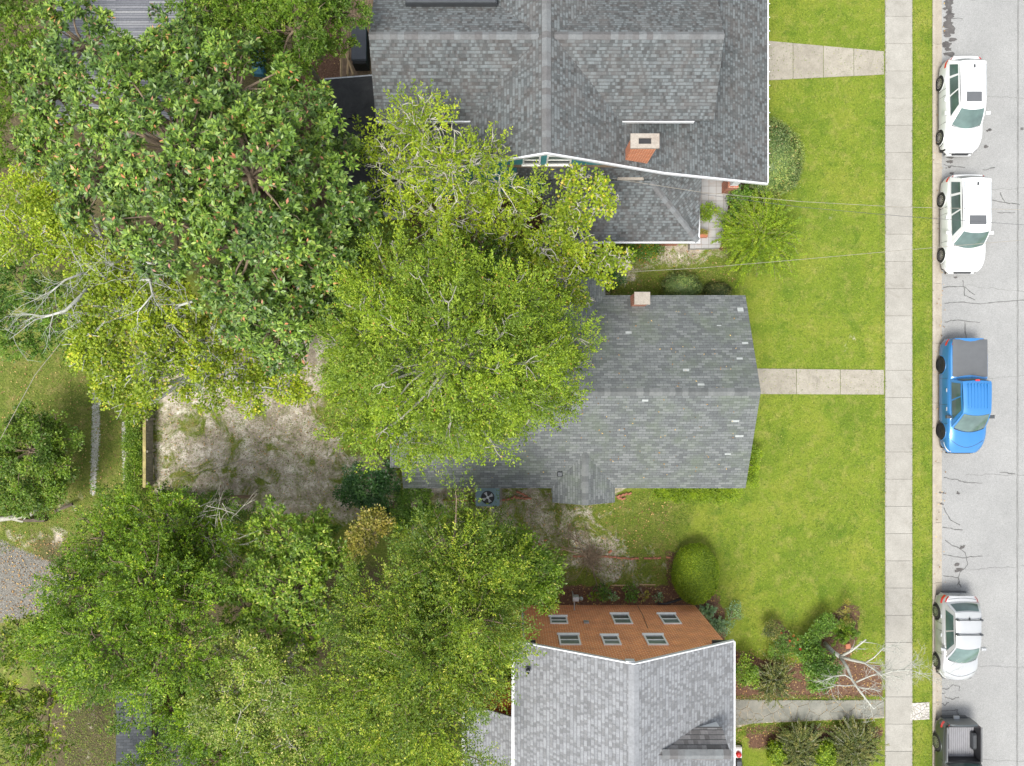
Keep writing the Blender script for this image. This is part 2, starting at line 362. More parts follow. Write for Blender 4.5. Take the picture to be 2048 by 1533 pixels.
        me.uv_layers.new(name='UVMap').data.foreach_set('uv', uv.ravel())
        a = me.attributes.new('rnd', 'FLOAT', 'FACE'); a.data.foreach_set('value', np.array(s.r, dtype=np.float32))
        if smooth: me.polygons.foreach_set('use_smooth', [True] * len(me.polygons))
        me.materials.append(mat)
        o = bpy.data.objects.new(name, me); COL.objects.link(o)
        if parent is not None: o.parent = parent
        return o
def rel(o, root):
    """mesh built in world coordinates, parented to a root that stands elsewhere"""
    o.parent = root; o.location = tuple(-x for x in root.location); return o

# ---------------------------------------------------------------- setting: ground
def inpoly(x, y, poly):
    c = np.zeros(x.shape, bool); n = len(poly)
    for i in range(n):
        x1, y1 = poly[i]; x2, y2 = poly[(i + 1) % n]
        if y1 == y2: continue
        cond = ((y1 > y) != (y2 > y)) & (x < (x2 - x1) * (y - y1) / (y2 - y1) + x1); c ^= cond
    return c
def pdist(x, y, poly):
    d = np.full(x.shape, 1e9); n = len(poly)
    for i in range(n):
        x1, y1 = poly[i]; x2, y2 = poly[(i + 1) % n]; dx, dy = x2 - x1, y2 - y1; l = dx * dx + dy * dy + 1e-9
        t = np.clip(((x - x1) * dx + (y - y1) * dy) / l, 0, 1); d = np.minimum(d, np.hypot(x - x1 - t * dx, y - y1 - t * dy))
    return np.where(inpoly(x, y, poly), d, -d)
def px(poly): return [P(u, v)[:2] for u, v in poly]
KX = 21.02
xs = np.concatenate([[-400, -150, -60, -35], np.arange(-28, 20.9, .22), [20.95, KX, KX + .02, 24, 32, 60, 150, 400]])
ys = np.concatenate([[-400, -150, -60, -32], np.arange(-22, 22.1, .22), [32, 60, 150, 400]])
gx, gy = np.meshgrid(xs, ys, indexing='ij')
gz = np.where(gx > KX + .01, -.25, 0.0)
gz = gz + np.where(gx < 18, (np.sin(gx * .9) * np.cos(gy * .7 + 1) * .02 - .02), 0)
def mask(polys, soft=.6, amp=1.0):
    m = np.zeros(gx.shape)
    for p in polys: m = np.maximum(m, np.clip(.5 + pdist(gx, gy, px(p)) / soft, 0, 1) * amp)
    return m
dirt = mask([[(300, 690), (300, 985), (470, 1030), (690, 1050), (810, 1080), (810, 900), (700, 900), (640, 820), (720, 700), (640, 640), (480, 640)]], 1.0, .6)
dirt = np.maximum(dirt, mask([[(790, 930), (780, 1080), (1100, 1170), (1330, 1180), (1350, 1100), (1210, 1060), (1270, 985), (1190, 960)]], 2.2, .54))
dirt = np.maximum(dirt, mask([[(1210, 470), (1210, 600), (1300, 545), (1450, 520), (1450, 480)]], 1.2, .62))
dirt = np.maximum(dirt, mask([[(0, 1050), (150, 1050), (130, 1110), (0, 1090)], [(165, 1400), (195, 1400), (195, 1540), (160, 1540)], [(120, 980), (180, 960), (170, 1030), (110, 1030)]], 1.2, .4))
mulch = mask([[(1120, 1172), (1340, 1172), (1400, 1215), (1120, 1218)], [(1390, 1195), (1430, 1190), (1450, 1220), (1452, 1290), (1410, 1280)], [(1464, 1298), (1520, 1318), (1600, 1330), (1640, 1300), (1630, 1260), (1690, 1205), (1720, 1210), (1715, 1280), (1700, 1320), (1765, 1330), (1765, 1396), (1464, 1400)],
              [(1490, 1452), (1765, 1452), (1765, 1475), (1640, 1500), (1500, 1498)], [(1540, 1240), (1560, 1240), (1600, 1290), (1560, 1300)], [(540, 120), (700, 120), (700, 290), (560, 290)], [(800, 400), (1090, 370), (1100, 500), (850, 520)], [(650, -30), (780, -30), (780, 160), (650, 160)], [(1332, 1095), (1352, 1105), (1352, 1200), (1335, 1215)], [(1455, 340), (1490, 340), (1480, 500), (1440, 500), (1440, 400)]], .5)
gravel = mask([[(-600, 1090), (0, 1080), (110, 1130), (150, 1165), (95, 1225), (0, 1245), (-600, 1260)]], .8)
gs = mask([[(183, 783), (196, 783), (200, 850), (197, 900), (190, 992), (180, 990), (182, 900), (184, 830)], [(244, 840), (251, 840), (255, 900), (250, 965), (246, 965)]], .3, .95)

olive = np.clip((-16.5 - gx) / 2.0, 0, 1)
olive = np.maximum(olive, mask([[(300, 560), (1200, 560), (1200, 1230), (300, 1230)]], 3, .8))
olive = np.maximum(olive, mask([[(1200, 500), (1460, 500), (1440, 600), (1200, 600)], [(1180, 980), (1380, 980), (1350, 1170), (1180, 1170)]], 1.5, .75))
soil = mask([[(-50, -50), (700, -50), (700, 560), (-50, 560)], [(60, 1060), (1000, 1130), (1040, 1600), (60, 1600)]], 2, .8)
v = np.stack([gx, gy, gz], -1).reshape(-1, 3); nx_, ny_ = gx.shape
idx = np.arange(nx_ * ny_).reshape(nx_, ny_)
fc = np.stack([idx[:-1, :-1], idx[1:, :-1], idx[1:, 1:], idx[:-1, 1:]], -1).reshape(-1, 4)
def npmesh(name, v, f, k=4):
    me = bpy.data.meshes.new(name); me.vertices.add(len(v)); me.vertices.foreach_set('co', v.astype(np.float32).ravel())
    me.loops.add(len(f) * k); me.loops.foreach_set('vertex_index', f.astype(np.int32).ravel())
    me.polygons.add(len(f)); me.polygons.foreach_set('loop_start', np.arange(0, len(f) * k, k, dtype=np.int32))
    me.update(calc_edges=True); return me
gm = npmesh('ground', v, fc)
for nm, arr in (('dirt', dirt), ('mulch', mulch), ('gravel', gravel), ('stones', gs), ('olive', olive), ('soil', soil)):
    a = gm.attributes.new(nm, 'FLOAT', 'POINT'); a.data.foreach_set('value', arr.astype(np.float32).ravel())
def ground_mat():
    t = NT('lawn_and_yard')
    big = t.noise(.28, 6, .65); mid = t.noise(1.7, 6, .7); fine = t.noise(11, 4, .75); vf = t.noise(38, 2, .7)
    g = t.ramp(big, [(.3, c3(.108, .165, .019)), (.5, c3(.155, .208, .024)), (.72, c3(.22, .24, .038))])
    g = t.mix(t.ramp(mid, [(.5, c3(0, 0, 0)), (.74, c3(.8, .8, .8))]), g, c3(.27, .255, .075))
    g = t.mix(t.ramp(t.noise(.9, 5, .6, dist=.5), [(.3, c3(.7, .7, .7)), (.46, c3(0, 0, 0))]), g, c3(.08, .145, .014))
    ol = t.ramp(mid, [(.3, c3(.08, .12, .02)), (.5, c3(.14, .165, .035)), (.7, c3(.22, .19, .075))])
    g = t.mix(t.attr('olive'), g, ol)
    g = t.mix(1.0, g, t.ramp(fine, [(.25, c3(.62, .68, .6)), (.75, c3(1.35, 1.3, 1.3))]), 'MULTIPLY')
    g = t.mix(1.0, g, t.ramp(vf, [(.25, c3(.7, .74, .7)), (.75, c3(1.28, 1.24, 1.2))]), 'MULTIPLY')
    def msk(at, n, amp, lo=.42, hi=.58):
        return t.ramp(t.math('ADD', t.attr(at), t.math('MULTIPLY', t.math('SUBTRACT', n, .5), amp)), [(lo, c3(0, 0, 0)), (hi, c3(1, 1, 1))])
    dn = t.noise(.75, 8, .72, dist=.8); dc = t.ramp(t.noise(1.3, 8, .75, dist=.5), [(.25, c3(.17, .14, .1)), (.48, c3(.38, .325, .25)), (.68, c3(.74, .68, .58))])
    dc = t.mix(1.0, dc, t.ramp(fine, [(.25, c3(.66, .66, .66)), (.75, c3(1.25, 1.25, 1.25))]), 'MULTIPLY')
    sc = t.ramp(fine, [(.3, c3(.045, .038, .022)), (.7, c3(.14, .115, .06))])
    col = t.mix(msk('soil', mid, 1.0, .3, .8), g, sc)
    col = t.mix(msk('dirt', dn, 2.2, .38, .62), col, dc)
    mc = t.ramp(t.noise(16, 4, .8), [(.25, c3(.06, .035, .022)), (.55, c3(.15, .085, .055)), (.8, c3(.3, .2, .14))])
    col = t.mix(msk('mulch', t.noise(2.2, 8, .8), 1.8, .42, .6), col, mc)
    gc = t.ramp(t.noise(13, 4, .8), [(.3, c3(.085, .08, .066)), (.5, c3(.17, .162, .14)), (.72, c3(.31, .3, .27))])
    gc = t.mix(t.ramp(t.noise(.7, 5), [(.5, c3(0, 0, 0)), (.7, c3(.6, .6, .6))]), gc, c3(.24, .21, .17))
    col = t.mix(msk('gravel', fine, .9), col, gc)
    col = t.mix(msk('stones', fine, 1.4), col, t.ramp(t.noise(15, 4, .8), [(.3, c3(.2, .185, .16)), (.6, c3(.62, .6, .55))]))
    return t.done(col, .95, normal=t.bump(t.math('ADD', fine, vf), .8, .05), spec=.15)
gm.materials.append(ground_mat())
go = bpy.data.objects.new('ground', gm); COL.objects.link(go); tag(go, kind='structure')

def strip(name, poly, z, mat, th=.1, kind='structure', **k):
    b = MB(); b.slab([(x, y, z) for x, y in poly], th); o = b.build(name, mat); tag(o, kind=kind, **k); return o
def R4(x0, x1, y0, y1): return [(x0, y0), (x1, y0), (x1, y1), (x0, y1)]
RZ = -.12
# road as a fine sheet carrying a damp / worn mask
rx = np.concatenate([np.arange(21.5, 27.01, .25), [29, 32, 33.5]]); ry = np.concatenate([[-400, -100, -40], np.arange(-22, 22.1, .25), [40, 100, 400]])
ax, ay = np.meshgrid(rx, ry, indexing='ij'); ii = np.arange(ax.size).reshape(ax.shape)
rm = npmesh('road', np.stack([ax, ay, np.full(ax.shape, RZ)], -1).reshape(-1, 3), np.stack([ii[:-1, :-1], ii[1:, :-1], ii[1:, 1:], ii[:-1, 1:]], -1).reshape(-1, 4))
dk = np.clip((22.6 - ax) / 1.6, 0, 1) * (.25 + .3 * np.sin(ay * .8 + 2) + .2 * np.sin(ay * 2.1))
at = rm.attributes.new('dark', 'FLOAT', 'POINT'); at.data.foreach_set('value', dk.astype(np.float32).ravel())
rm.materials.append(M['road']); ro = bpy.data.objects.new('road', rm); COL.objects.link(ro); tag(ro, kind='structure')
b = MB()                                            # kerb and gutter pan, cast in lengths
y = -100.0
while y < 100:
    b.slab([(KX, y, .02), (KX + .15, y, .02), (KX + .15, y + 2.99, .02), (KX, y + 2.99, .02)], .3)
    b.slab([(KX + .153, y, RZ + .012), (21.56, y, RZ + .006), (21.56, y + 2.985, RZ + .006), (KX + .153, y + 2.985, RZ + .012)], .1); y += 3.0
tag(b.build('kerb', M['kerb']), kind='structure')
random.seed(4)
b = MB(); y = -100.0
while y < 100:
    j = random.uniform(-.008, .008)
    b.box(18.66 + j, 20.0 + j, y + .003, y + 1.353, -.12, .028 + random.uniform(0, .006), bev=.01); y += 1.36
tag(b.build('sidewalk', M['sidewalk']), kind='structure')
strip('sidewalk_bedding', R4(18.64, 20.02, -100, 100), .008, M['grout'])
def walkway(name, poly, mat, n, z=.022):
    (x0, y0), (x1, y1), (x2, y2), (x3, y3) = poly       # left-bottom, right-bottom, right-top, left-top
    b = MB()
    for i in range(n):
        a, c = i / n + .002, (i + 1) / n - .002
        f = lambda t, s: (x0 + (x1 - x0) * t, y0 + (y1 - y0) * t) if s == 0 else (x3 + (x2 - x3) * t, y3 + (y2 - y3) * t)
        b.slab([(*f(a, 0), z), (*f(c, 0), z), (*f(c, 1), z), (*f(a, 1), z)], .12)
    return tag(b.build(name, mat), kind='structure')
walkway('front_walk', [P(1505, 788)[:2], P(1768, 789)[:2], P(1768, 740)[:2], P(1505, 737)[:2]], M['walk'], 3)
walkway('front_walk', [P(1525, 161)[:2], P(1768, 149)[:2], P(1768, 103)[:2], P(1525, 81)[:2]], M['walk'], 4)
# flagstone path: mortar bed with irregular stones
fp = [P(1455, 1462)[:2], P(1500, 1447)[:2], P(1640, 1441)[:2], P(1768, 1436)[:2], P(1768, 1399)[:2], P(1620, 1401)[:2], P(1455, 1398)[:2]]
strip('flagstone_path_bed', fp, .012, M['flag_joint'])
def clip_half(poly, px_, py_, nx, ny):
    out = []
    for i in range(len(poly)):
        a, b_ = poly[i], poly[(i + 1) % len(poly)]
        da = (a[0] - px_) * nx + (a[1] - py_) * ny; db = (b_[0] - px_) * nx + (b_[1] - py_) * ny
        if da <= 0: out.append(a)
        if (da < 0) != (db < 0) and abs(da - db) > 1e-9:
            t = da / (da - db); out.append((a[0] + (b_[0] - a[0]) * t, a[1] + (b_[1] - a[1]) * t))
    return out
def voronoi_stones(region, seeds, gap, z, mat, name, th=.05):
    b = MB()
    for i, s in enumerate(seeds):
        p = list(region)
        for j, q in enumerate(seeds):
            if i == j: continue
            dx, dy = q[0] - s[0], q[1] - s[1]; d = math.hypot(dx, dy)
            if d > 3: continue
            p = clip_half(p, s[0] + dx / 2 - dx / d * gap / 2, s[1] + dy / 2 - dy / d * gap / 2, dx / d, dy / d)
            if len(p) < 3: break
        if len(p) >= 3: b.slab([(x, y, z + random.uniform(0, .008)) for x, y in p], th)
    return tag(b.build(name, mat), kind='structure')
sd_ = [(random.uniform(fp[0][0], 18.6), random.uniform(-17.2, -15.8)) for _ in range(58)]
voronoi_stones([(fp[0][0], -17.15), (12.6, -16.95), (18.6, -16.7), (18.6, -15.86), (fp[0][0], -15.84)], sd_, .03, .03, M['flag'], 'flagstone_path')
pv = [P(1820, 1440)[:2], P(1858, 1438)[:2], P(1858, 1404)[:2], P(1822, 1406)[:2]]
strip('paver_bed', pv, .012, M['grout'])
voronoi_stones(pv, [(random.uniform(19.9, 20.9), random.uniform(-16.9, -15.9)) for _ in range(34)], .018, .03, M['paver'], 'paver_patch')

# road cracks and stains: thin real inlays in the road
def ribbon(b, pts, w, z):
    for (x0, y0), (x1, y1) in zip(pts[:-1], pts[1:]):
        d = math.hypot(x1 - x0, y1 - y0) or 1; nx, ny = -(y1 - y0) / d, (x1 - x0) / d; a = w * random.uniform(.4, 1) / 2; c = w * random.uniform(.4, 1) / 2
        b.face([(x0 - nx * a, y0 - ny * a, z), (x1 - nx * c, y1 - ny * c, z), (x1 + nx * c, y1 + ny * c, z), (x0 + nx * a, y0 + ny * a, z)])
def wob(p, q, n, a):
    return [(p[0] + (q[0] - p[0]) * i / n + random.uniform(-a, a), p[1] + (q[1] - p[1]) * i / n + random.uniform(-a, a)) for i in range(n + 1)]
b = MB(); k = 0
CR = [[(1888, 606), (1920, 603), (1960, 608), (2048, 600)], [(1888, 645), (1905, 640), (1960, 645)], [(1888, 955), (1915, 960), (1930, 964), (1965, 966)], [(1930, 640), (1932, 680)], [(1886, 1110), (1925, 1115), (1965, 1112)], [(1886, 1150), (1915, 1155), (1922, 1175)],
      [(1915, 1170), (1920, 1145), (1935, 1130), (1930, 1105), (1890, 1080)], [(1886, 1055), (1925, 1060)], [(1888, 1015), (1900, 1040), (1920, 1050)], [(1878, 1376), (1895, 1378), (1905, 1370), (1918, 1372), (1918, 1382)], [(1880, 1388), (1890, 1386)], [(1890, 1395), (1905, 1398), (1918, 1394)], [(1880, 1405), (1890, 1410), (1897, 1404)], [(1878, 1422), (1914, 1420), (1918, 1440)], [(1880, 1440), (1890, 1442)],
      [(1925, 560), (1930, 590), (1950, 600)], [(1965, 340), (1990, 335)], [(1985, 400), (2020, 408)], [(2000, 385), (2010, 405), (2040, 410)], [(1995, 425), (2030, 425)], [(1888, 35), (1925, 38)], [(1887, 330), (1930, 335)], [(2000, 945), (2030, 948)], [(1887, 575), (1925, 572), (1950, 590)]]
for c in CR:
    pts = [P(u, v_, RZ)[:2] for u, v_ in c]; al = []
    for p, q in zip(pts[:-1], pts[1:]): al += wob(p, q, 5, .035)[:-1]
    al.append(pts[-1]); ribbon(b, al, .055, RZ + .005 + k * .0001); k += 1
for xx in (2035, 2037):
    ribbon(b, wob(P(xx, -40, RZ)[:2], P(xx - 2, 1560, RZ)[:2], 160, .012), .022, RZ + .009)
for yy in range(-20, 1540, 190):
    ribbon(b, wob(P(1930, yy + 20, RZ)[:2], P(2060, yy + random.randint(0, 40), RZ)[:2], 16, .05), .014, RZ + .0095 )
b.box(*[P(2041, 260, RZ)[0], P(2047, 260, RZ)[0]], P(0, 260, RZ)[1], P(0, 255, RZ)[1], RZ, RZ + .011)
tag(b.build('road_crack', M['crack']), kind='structure')
b = MB()
st = [(1897, v_, 5 + 4 * random.random()) for v_ in range(-5, 110, 7)] + [(1900, 312, 7), (1898, 322, 6), (1893, 334, 3), (1905, 347, 4), (1892, 546, 4), (1903, 545, 5), (1912, 556, 3), (1920, 1140, 6), (1925, 1093, 5), (1915, 1128, 5), (1917, 985, 3), (1975, 262, 4), (1972, 293, 4), (1887, 985, 3), (1890, 1008, 3), (1898, 1436, 4)]
for i, (u, v_, r) in enumerate(st):
    x, y, _ = P(u + random.uniform(-4, 4), v_, RZ); r *= .025; n = 12
    for q in range(2):
        ox, oy = random.uniform(-.12, .12), random.uniform(-.05, .05); rr = [r * random.uniform(.5, 1.15) * (1 if q == 0 else .6) for _ in range(n)]
        b.face([(x + ox + rr[k] * 1.3 * math.cos(2 * math.pi * k / n), y + oy + rr[k] * .8 * math.sin(2 * math.pi * k / n), RZ + .012 + i * .0001 + q * .00005) for k in range(n)])
tag(b.build('oil_stain', M['oil']), kind='structure')

# ---------------------------------------------------------------- houses
def caps(b, p0, p1, wdt=.3, step=.28, up=.03, drop=.1):
    """overlapping ridge cap shingles along a ridge or hip"""
    p0, p1 = Vector(p0), Vector(p1); d = p1 - p0; L = d.length; d.normalize(); s = Vector((-d.y, d.x, 0)).normalized(); n = int(L / step)
    for i in range(n):
        a = p0 + d * (i * step); c = p0 + d * (i * step + step * 1.08); zt = Vector((0, 0, up + .008 * (i % 2)))
        e = Vector((0, 0, -drop)); r = random.random()
        b.face([a + zt, c + zt, c + s * wdt / 2 + zt + e, a + s * wdt / 2 + zt + e], r)
        b.face([c + zt, a + zt, a - s * wdt / 2 + zt + e, c - s * wdt / 2 + zt + e], r)
def window(parent, x0, x1, yw, z0, z1, face=1, rails=1, mat='offwhite', fr=.07):
    """window on a wall whose plane is y=yw, outward normal face*y; frame with sashes, glass pane as sub-part, and sill"""
    b = MB(); d = .05 * face
    def bx(a, c, e, f, dd=d, off=0): b.box(a, c, min(yw + off, yw + off + dd), max(yw + off, yw + off + dd), e, f)
    bx(x0, x0 + fr, z0, z1); bx(x1 - fr, x1, z0, z1); bx(x0 + fr, x1 - fr, z0, z0 + fr); bx(x0 + fr, x1 - fr, z1 - fr, z1)
    zm = (z0 + z1) / 2; bx(x0 + fr, x1 - fr, zm - .03, zm + .03, d * .8)
    o = b.build('window', M[mat]); rel(o, parent)
    for a_, c_, gm_ in ((z0 + fr, zm - .03, 'winglass_dark'), (zm + .03, z1 - fr, 'winglass')):
        g = MB(); g.box(x0 + fr, x1 - fr, min(yw + .003 * face, yw + .02 * face), max(yw + .003 * face, yw + .02 * face), a_, c_)
        p = g.build('pane', M[gm_]); p.parent = o
    s_ = MB(); s_.box(x0 - .04, x1 + .04, min(yw, yw + .09 * face), max(yw, yw + .09 * face), z0 - .07, z0 - .002); s_.build('sill', M['offwhite']).parent = o
    return o

# --- grey main house
house = empty('house', (3, 0, 0), 'long low house with weathered grey shingle roof partly under the large light green tree', 'house', 'houses facing the street')
E, SN, SS, RY, ZE, ZR = 10.72, 4.03, -4.83, -.38, 2.9, 4.92
XW = -5.0
b = MB()
b.slab([(XW, RY, ZR), (XW, SS, ZE), (E, SS, ZE), (E, RY, ZR)], .12)
b.slab([(XW, RY, ZR), (E, RY, ZR), (E, SN, ZE), (XW, SN, ZE)], .12)
# rear cross wing, ridge running north-south
WR = 1.9
gN = 4.78
b.slab([(WR, gN, 4.35), (WR, -.3, 4.35), (4.28, -.3, 2.9), (4.28, gN, 2.9)], .12)
b.slab([(WR, gN, 4.35), (-.5, gN, 2.9), (-.5, -.3, 2.9), (WR, -.3, 4.35)], .12)
# rear lean-to extension
b.slab([(-5.62, -3.9, 2.78), (-4.9, -3.9, 2.88), (-4.9, 2.6, 2.88), (-5.62, 2.6, 2.78)], .1)
# side porch gable on the south
gx0, gx1, gc_, gs_ = 1.85, 4.72, 3.29, -5.48
b.slab([(gc_, gs_, 3.68), (gx1, gs_, 2.93), (gx1, -4.0, 2.93), (gc_, -2.9, 3.68)], .1)
b.slab([(gc_, gs_, 3.68), (gc_, -2.9, 3.68), (gx0, -4.0, 2.93), (gx0, gs_, 2.93)], .1)
rel(b.build('roof', M['roof_main']), house)
def board(b, p, q, w_=.1, h_=.16):
    p, q = Vector(p), Vector(q); d = (q - p); s = Vector((-d.y, d.x, 0)).normalized() * w_ / 2; dz = Vector((0, 0, -h_)); uz = Vector((0, 0, .012))
    for A in ([p - s + uz, q - s + uz, q + s + uz, p + s + uz], [p - s + dz, p - s + uz, p + s + uz, p + s + dz][::-1]): b.face(A)
    b.face([p - s + dz, q - s + dz, q - s + uz, p - s + uz]); b.face([p + s + uz, q + s + uz, q + s + dz, p + s + dz]); b.face([p + s + dz, q + s + dz, q - s + dz, p - s + dz])
def capsof(root, mat, segs, nm='ridge_cap'):
    for sg in segs:
        b = MB(); caps(b, *sg); rel(b.build(nm, mat), root)
def boards(root, nm, mat, segs):
    for sg in segs:
        b = MB(); board(b, *sg); rel(b.build(nm, mat), root)
capsof(house, M['cap_main'], [((-5, RY, ZR), (E, RY, ZR), .34), ((gc_, gs_, 3.68), (gc_, -3.1, 3.68), .3, .26, .025, .06), ((WR, gN, 4.35), (WR, .6, 4.35))])
pass
b = MB()
def gable_x(b, x, y0, y1, ym, z0, z1, th=.12):          # gable wall facing +-x
    b.v += []; pts = [(y0, 0), (y1, 0), (y1, z0), (ym, z1), (y0, z0)]; n = 5; k = len(b.v)
    b.v += [(x, p, q) for p, q in pts] + [(x + th, p, q) for p, q in pts]
    b.f.append(tuple(k + i for i in reversed(range(n)))); b.f.append(tuple(k + n + i for i in range(n))); b.r += [.5, .5]
    for i in range(n): j = (i + 1) % n; b.f.append((k + i, k + j, k + n + j, k + n + i)); b.r.append(.5)
def gable_y(b, y, x0, x1, xm, z0, z1, th=.12, zb=0):
    pts = [(x0, zb), (x1, zb), (x1, z0), (xm, z1), (x0, z0)]; n = 5; k = len(b.v)
    b.v += [(p, y, q) for p, q in pts] + [(p, y + th, q) for p, q in pts]
    b.f.append(tuple(k + i for i in range(n))); b.f.append(tuple(k + n + i for i in reversed(range(n)))); b.r += [.5, .5]
    for i in range(n): j = (i + 1) % n; b.f.append((k + i, k + n + i, k + n + j, k + j)); b.r.append(.5)
gable_x(b, E - .42, SS + .4, SN - .4, RY, 2.85, 4.72); gable_x(b, XW + .2, SS + .4, SN - .4, RY, 2.85, 4.72)
b.box(XW + .32, E - .43, SS + .4, SS + .52, 0, 2.9); b.box(XW + .32, E - .43, SN - .52, SN - .4, 0, 2.9)
b.box(-.2, 4.0, 3.66, gN - .3, 0, 2.85); b.box(-5.5, -4.85, -3.8, 2.5, 0, 2.66)
rel(b.build('wall', M['siding']), house)
for px_ in (gx0 + .1, gx1 - .2):
    b = MB(); b.box(px_, px_ + .1, gs_ + .1, gs_ + .2, 0, 2.85); rel(b.build('porch_post', M['white']), house)
ch = MB(); ch.box(5.42, 6.05, 3.5, 3.98, 2.4, 4.16); cho = rel(ch.build('chimney', M['brick_red']), house)
c = MB(); c.box(5.39, 6.09, 3.46, 4.02, 4.162, 4.24, bev=.02); c.build('chimney_cap', M['cap_stone']).parent = cho
def vent(x, y, z, r, h, parent, kind='pipe'):
    b = MB()
    if kind == 'pipe': b.lathe([(r * 1.6, -.1), (r * 1.6, .03), (r, .05), (r, h), (r * .6, h), (r * .6, h - .1)], (x, y, z), n=14)
    else: b.box(x - r, x + r, y - r, y + r, z - .05, z + h, bev=.04)
    return rel(b.build('roof_vent', M['dgrey']), parent)
def zsouth(y): return ZR + (y - RY) * (ZR - ZE) / (RY - SS)
x, y, z = P(1117, 858, 4.1); vent(x, y, zsouth(y) - .02, .07, .25, house)
x, y, z = P(1120, 949, 3.4); vent(x, y, zsouth(y), .12, .14, house, 'box')
# repaired pale shingles
sl = (ZR - ZE) / (SN - RY)
for (u, v_, w_, h_) in ((1481, 619, 12, 8), (1479, 717, 12, 4), (1402, 769, 13, 4), (1372, 740, 12, 5), (1257, 665, 12, 5), (1490, 686, 12, 4), (1438, 651, 9, 2)):
    x, y, _ = P(u, v_, ZR - abs((766 - v_) * .0225 + .38) * sl); z = lambda yy: ZR - (yy - RY) * sl + .014
    a, c_ = w_ * .0112, h_ * .0112
    b = MB(); b.slab([(x - a, y - c_, z(y - c_)), (x + a, y - c_, z(y - c_)), (x + a, y + c_, z(y + c_)), (x - a, y + c_, z(y + c_))], .012); rel(b.build('patched_shingle', M['patch']), house)
for (u, v_, w_, h_) in ((1290, 801, 12, 4), (1478, 872, 16, 4), (1470, 842, 15, 4), (1455, 908, 12, 3), (1183, 962, 5, 11)):
    x, y, _ = P(u, v_, 4.9 - abs(v_ - 783) * .0225 * sl); a, c_ = w_ * .0112, h_ * .0112
    z = (lambda yy: zsouth(yy) + .014) if v_ < 950 else (lambda yy: 3.44)
    b = MB(); b.slab([(x - a, y - c_, z(y - c_)), (x + a, y - c_, z(y - c_)), (x + a, y + c_, z(y + c_)), (x - a, y + c_, z(y + c_))], .012); rel(b.build('patched_shingle', M['patch']), house)

# --- upper bungalow with cross dormers
up = empty('house', (3, 15, 0), 'big grey-shingled bungalow with cross dormers, teal gable and tall orange brick chimney', 'house', 'houses facing the street')
RX, RS, YN = 1.36, 9.12, 26.0
rr_ = [(-5.75, 3.85), (RX, 7.5), (6.6, 4.85), (11.62, 3.2)]
b = MB()
b.slab([(RX, RS, 7.5), (6.6, RS, 4.85), (6.6, YN, 4.85), (RX, YN, 7.5)], .14)
b.slab([(6.6, RS, 4.85), (11.62, RS, 3.2), (11.62, YN, 3.2), (6.6, YN, 4.85)], .14)
b.slab([(RX, RS, 7.5), (RX, YN, 7.5), (-5.75, YN, 3.85), (-5.75, RS, 3.85)], .14)
for (xa, xb_) in ((-5.68, RX), (RX, 8.42)):                 # cross dormers, ridge running east-west
    b.slab([(xa, 13.8, 7.36), (xa, 10.95, 5.9), (xb_, 10.95, 5.9), (xb_, 13.8, 7.36)], .12)
    b.slab([(xa, 13.8, 7.36), (xb_, 13.8, 7.36), (xb_, 16.65, 5.9), (xa, 16.65, 5.9)], .12)
# side room roof, hipped, with a steeper top strip against the wall
sx0, sx1, sy = 1.4, 8.54, 6.52
tx0, tx1, ty, tz = 3.9, 6.1, 8.9, 4.28
b.slab([(sx0, sy, 2.9), (sx1, sy, 2.9), (tx1, ty, tz), (tx0, ty, tz)], .1)
b.slab([(sx1, sy, 2.9), (sx1, 9.32, 3.62), (tx1, ty, tz)], .1); b.slab([(tx1, ty, tz), (sx1, 9.325, 3.62), (5.0, 9.325, 4.9)], .06)
b.slab([(sx0, sy, 2.9), (tx0, ty, tz), (sx0, 9.32, 2.9)], .1)
b.slab([(tx0, ty, tz), (tx1, ty, tz), (sx1 - .2, 9.32, 2.98)], .1); b.slab([(tx0, ty, tz), (sx1 - 2.3, 9.3, 4.3), (sx0 + .2, 9.3, 4.3)], .08)
b.slab([(0.2, 8.95, 4.25), (6.0, 8.95, 4.29), (5.0, 9.33, 5.0), (.2, 9.33, 5.0)], .08)
rel(b.build('roof', M['roof_upper']), up)
capsof(up, M['cap_upper'], [((RX, RS, 7.5), (RX, YN, 7.5), .36), ((-5.68, 13.8, 7.36), (RX - .3, 13.8, 7.36), .32), ((8.42, 13.8, 7.36), (RX + .3, 13.8, 7.36), .32)])
capsof(up, M['cap_upper'], [((sx1, sy, 2.9), (tx1, ty, tz), .3, .3, .03, .05), ((sx0, sy, 2.9), (tx0, ty, tz), .3, .3, .03, .05)], 'hip_cap')
boards(up, 'rake_board', M['white'], [((RX, RS - .05, 7.5), (6.6, RS - .05, 4.85), .07), ((6.6, RS - .05, 4.85), (11.65, RS - .05, 3.19), .07), ((-5.8, RS - .05, 3.83), (RX, RS - .05, 7.5), .07), ((-5.68, 10.9, 5.9), (-1.3, 10.9, 5.9), .05), ((4.6, 10.9, 5.9), (7.6, 10.9, 5.9), .035)])
b = MB(); board(b, (11.66, RS, 3.14), (11.66, YN, 3.14), .07, .12)
for i in range(20): b.box(11.55, 11.75, RS + .7 + i * .62, RS + .73 + i * .62, 3.16, 3.175)
rel(b.build('gutter', M['white']), up)
boards(up, 'gutter', M['white'], [((sx1 + .05, sy - .05, 2.88), (sx1 + .05, 9.0, 2.88), .08, .12), ((sx0, sy - .06, 2.88), (sx1 + .1, sy - .06, 2.88), .07, .12)])
b = MB(); gable_y(b, 9.36, -5.4, 8.1, RX, 4.1, 7.3, .15)
b.box(-5.4, -5.25, 9.52, YN - .3, 0, 4.0); b.box(8.0, 8.12, 9.52, YN - .3, 0, 4.1)
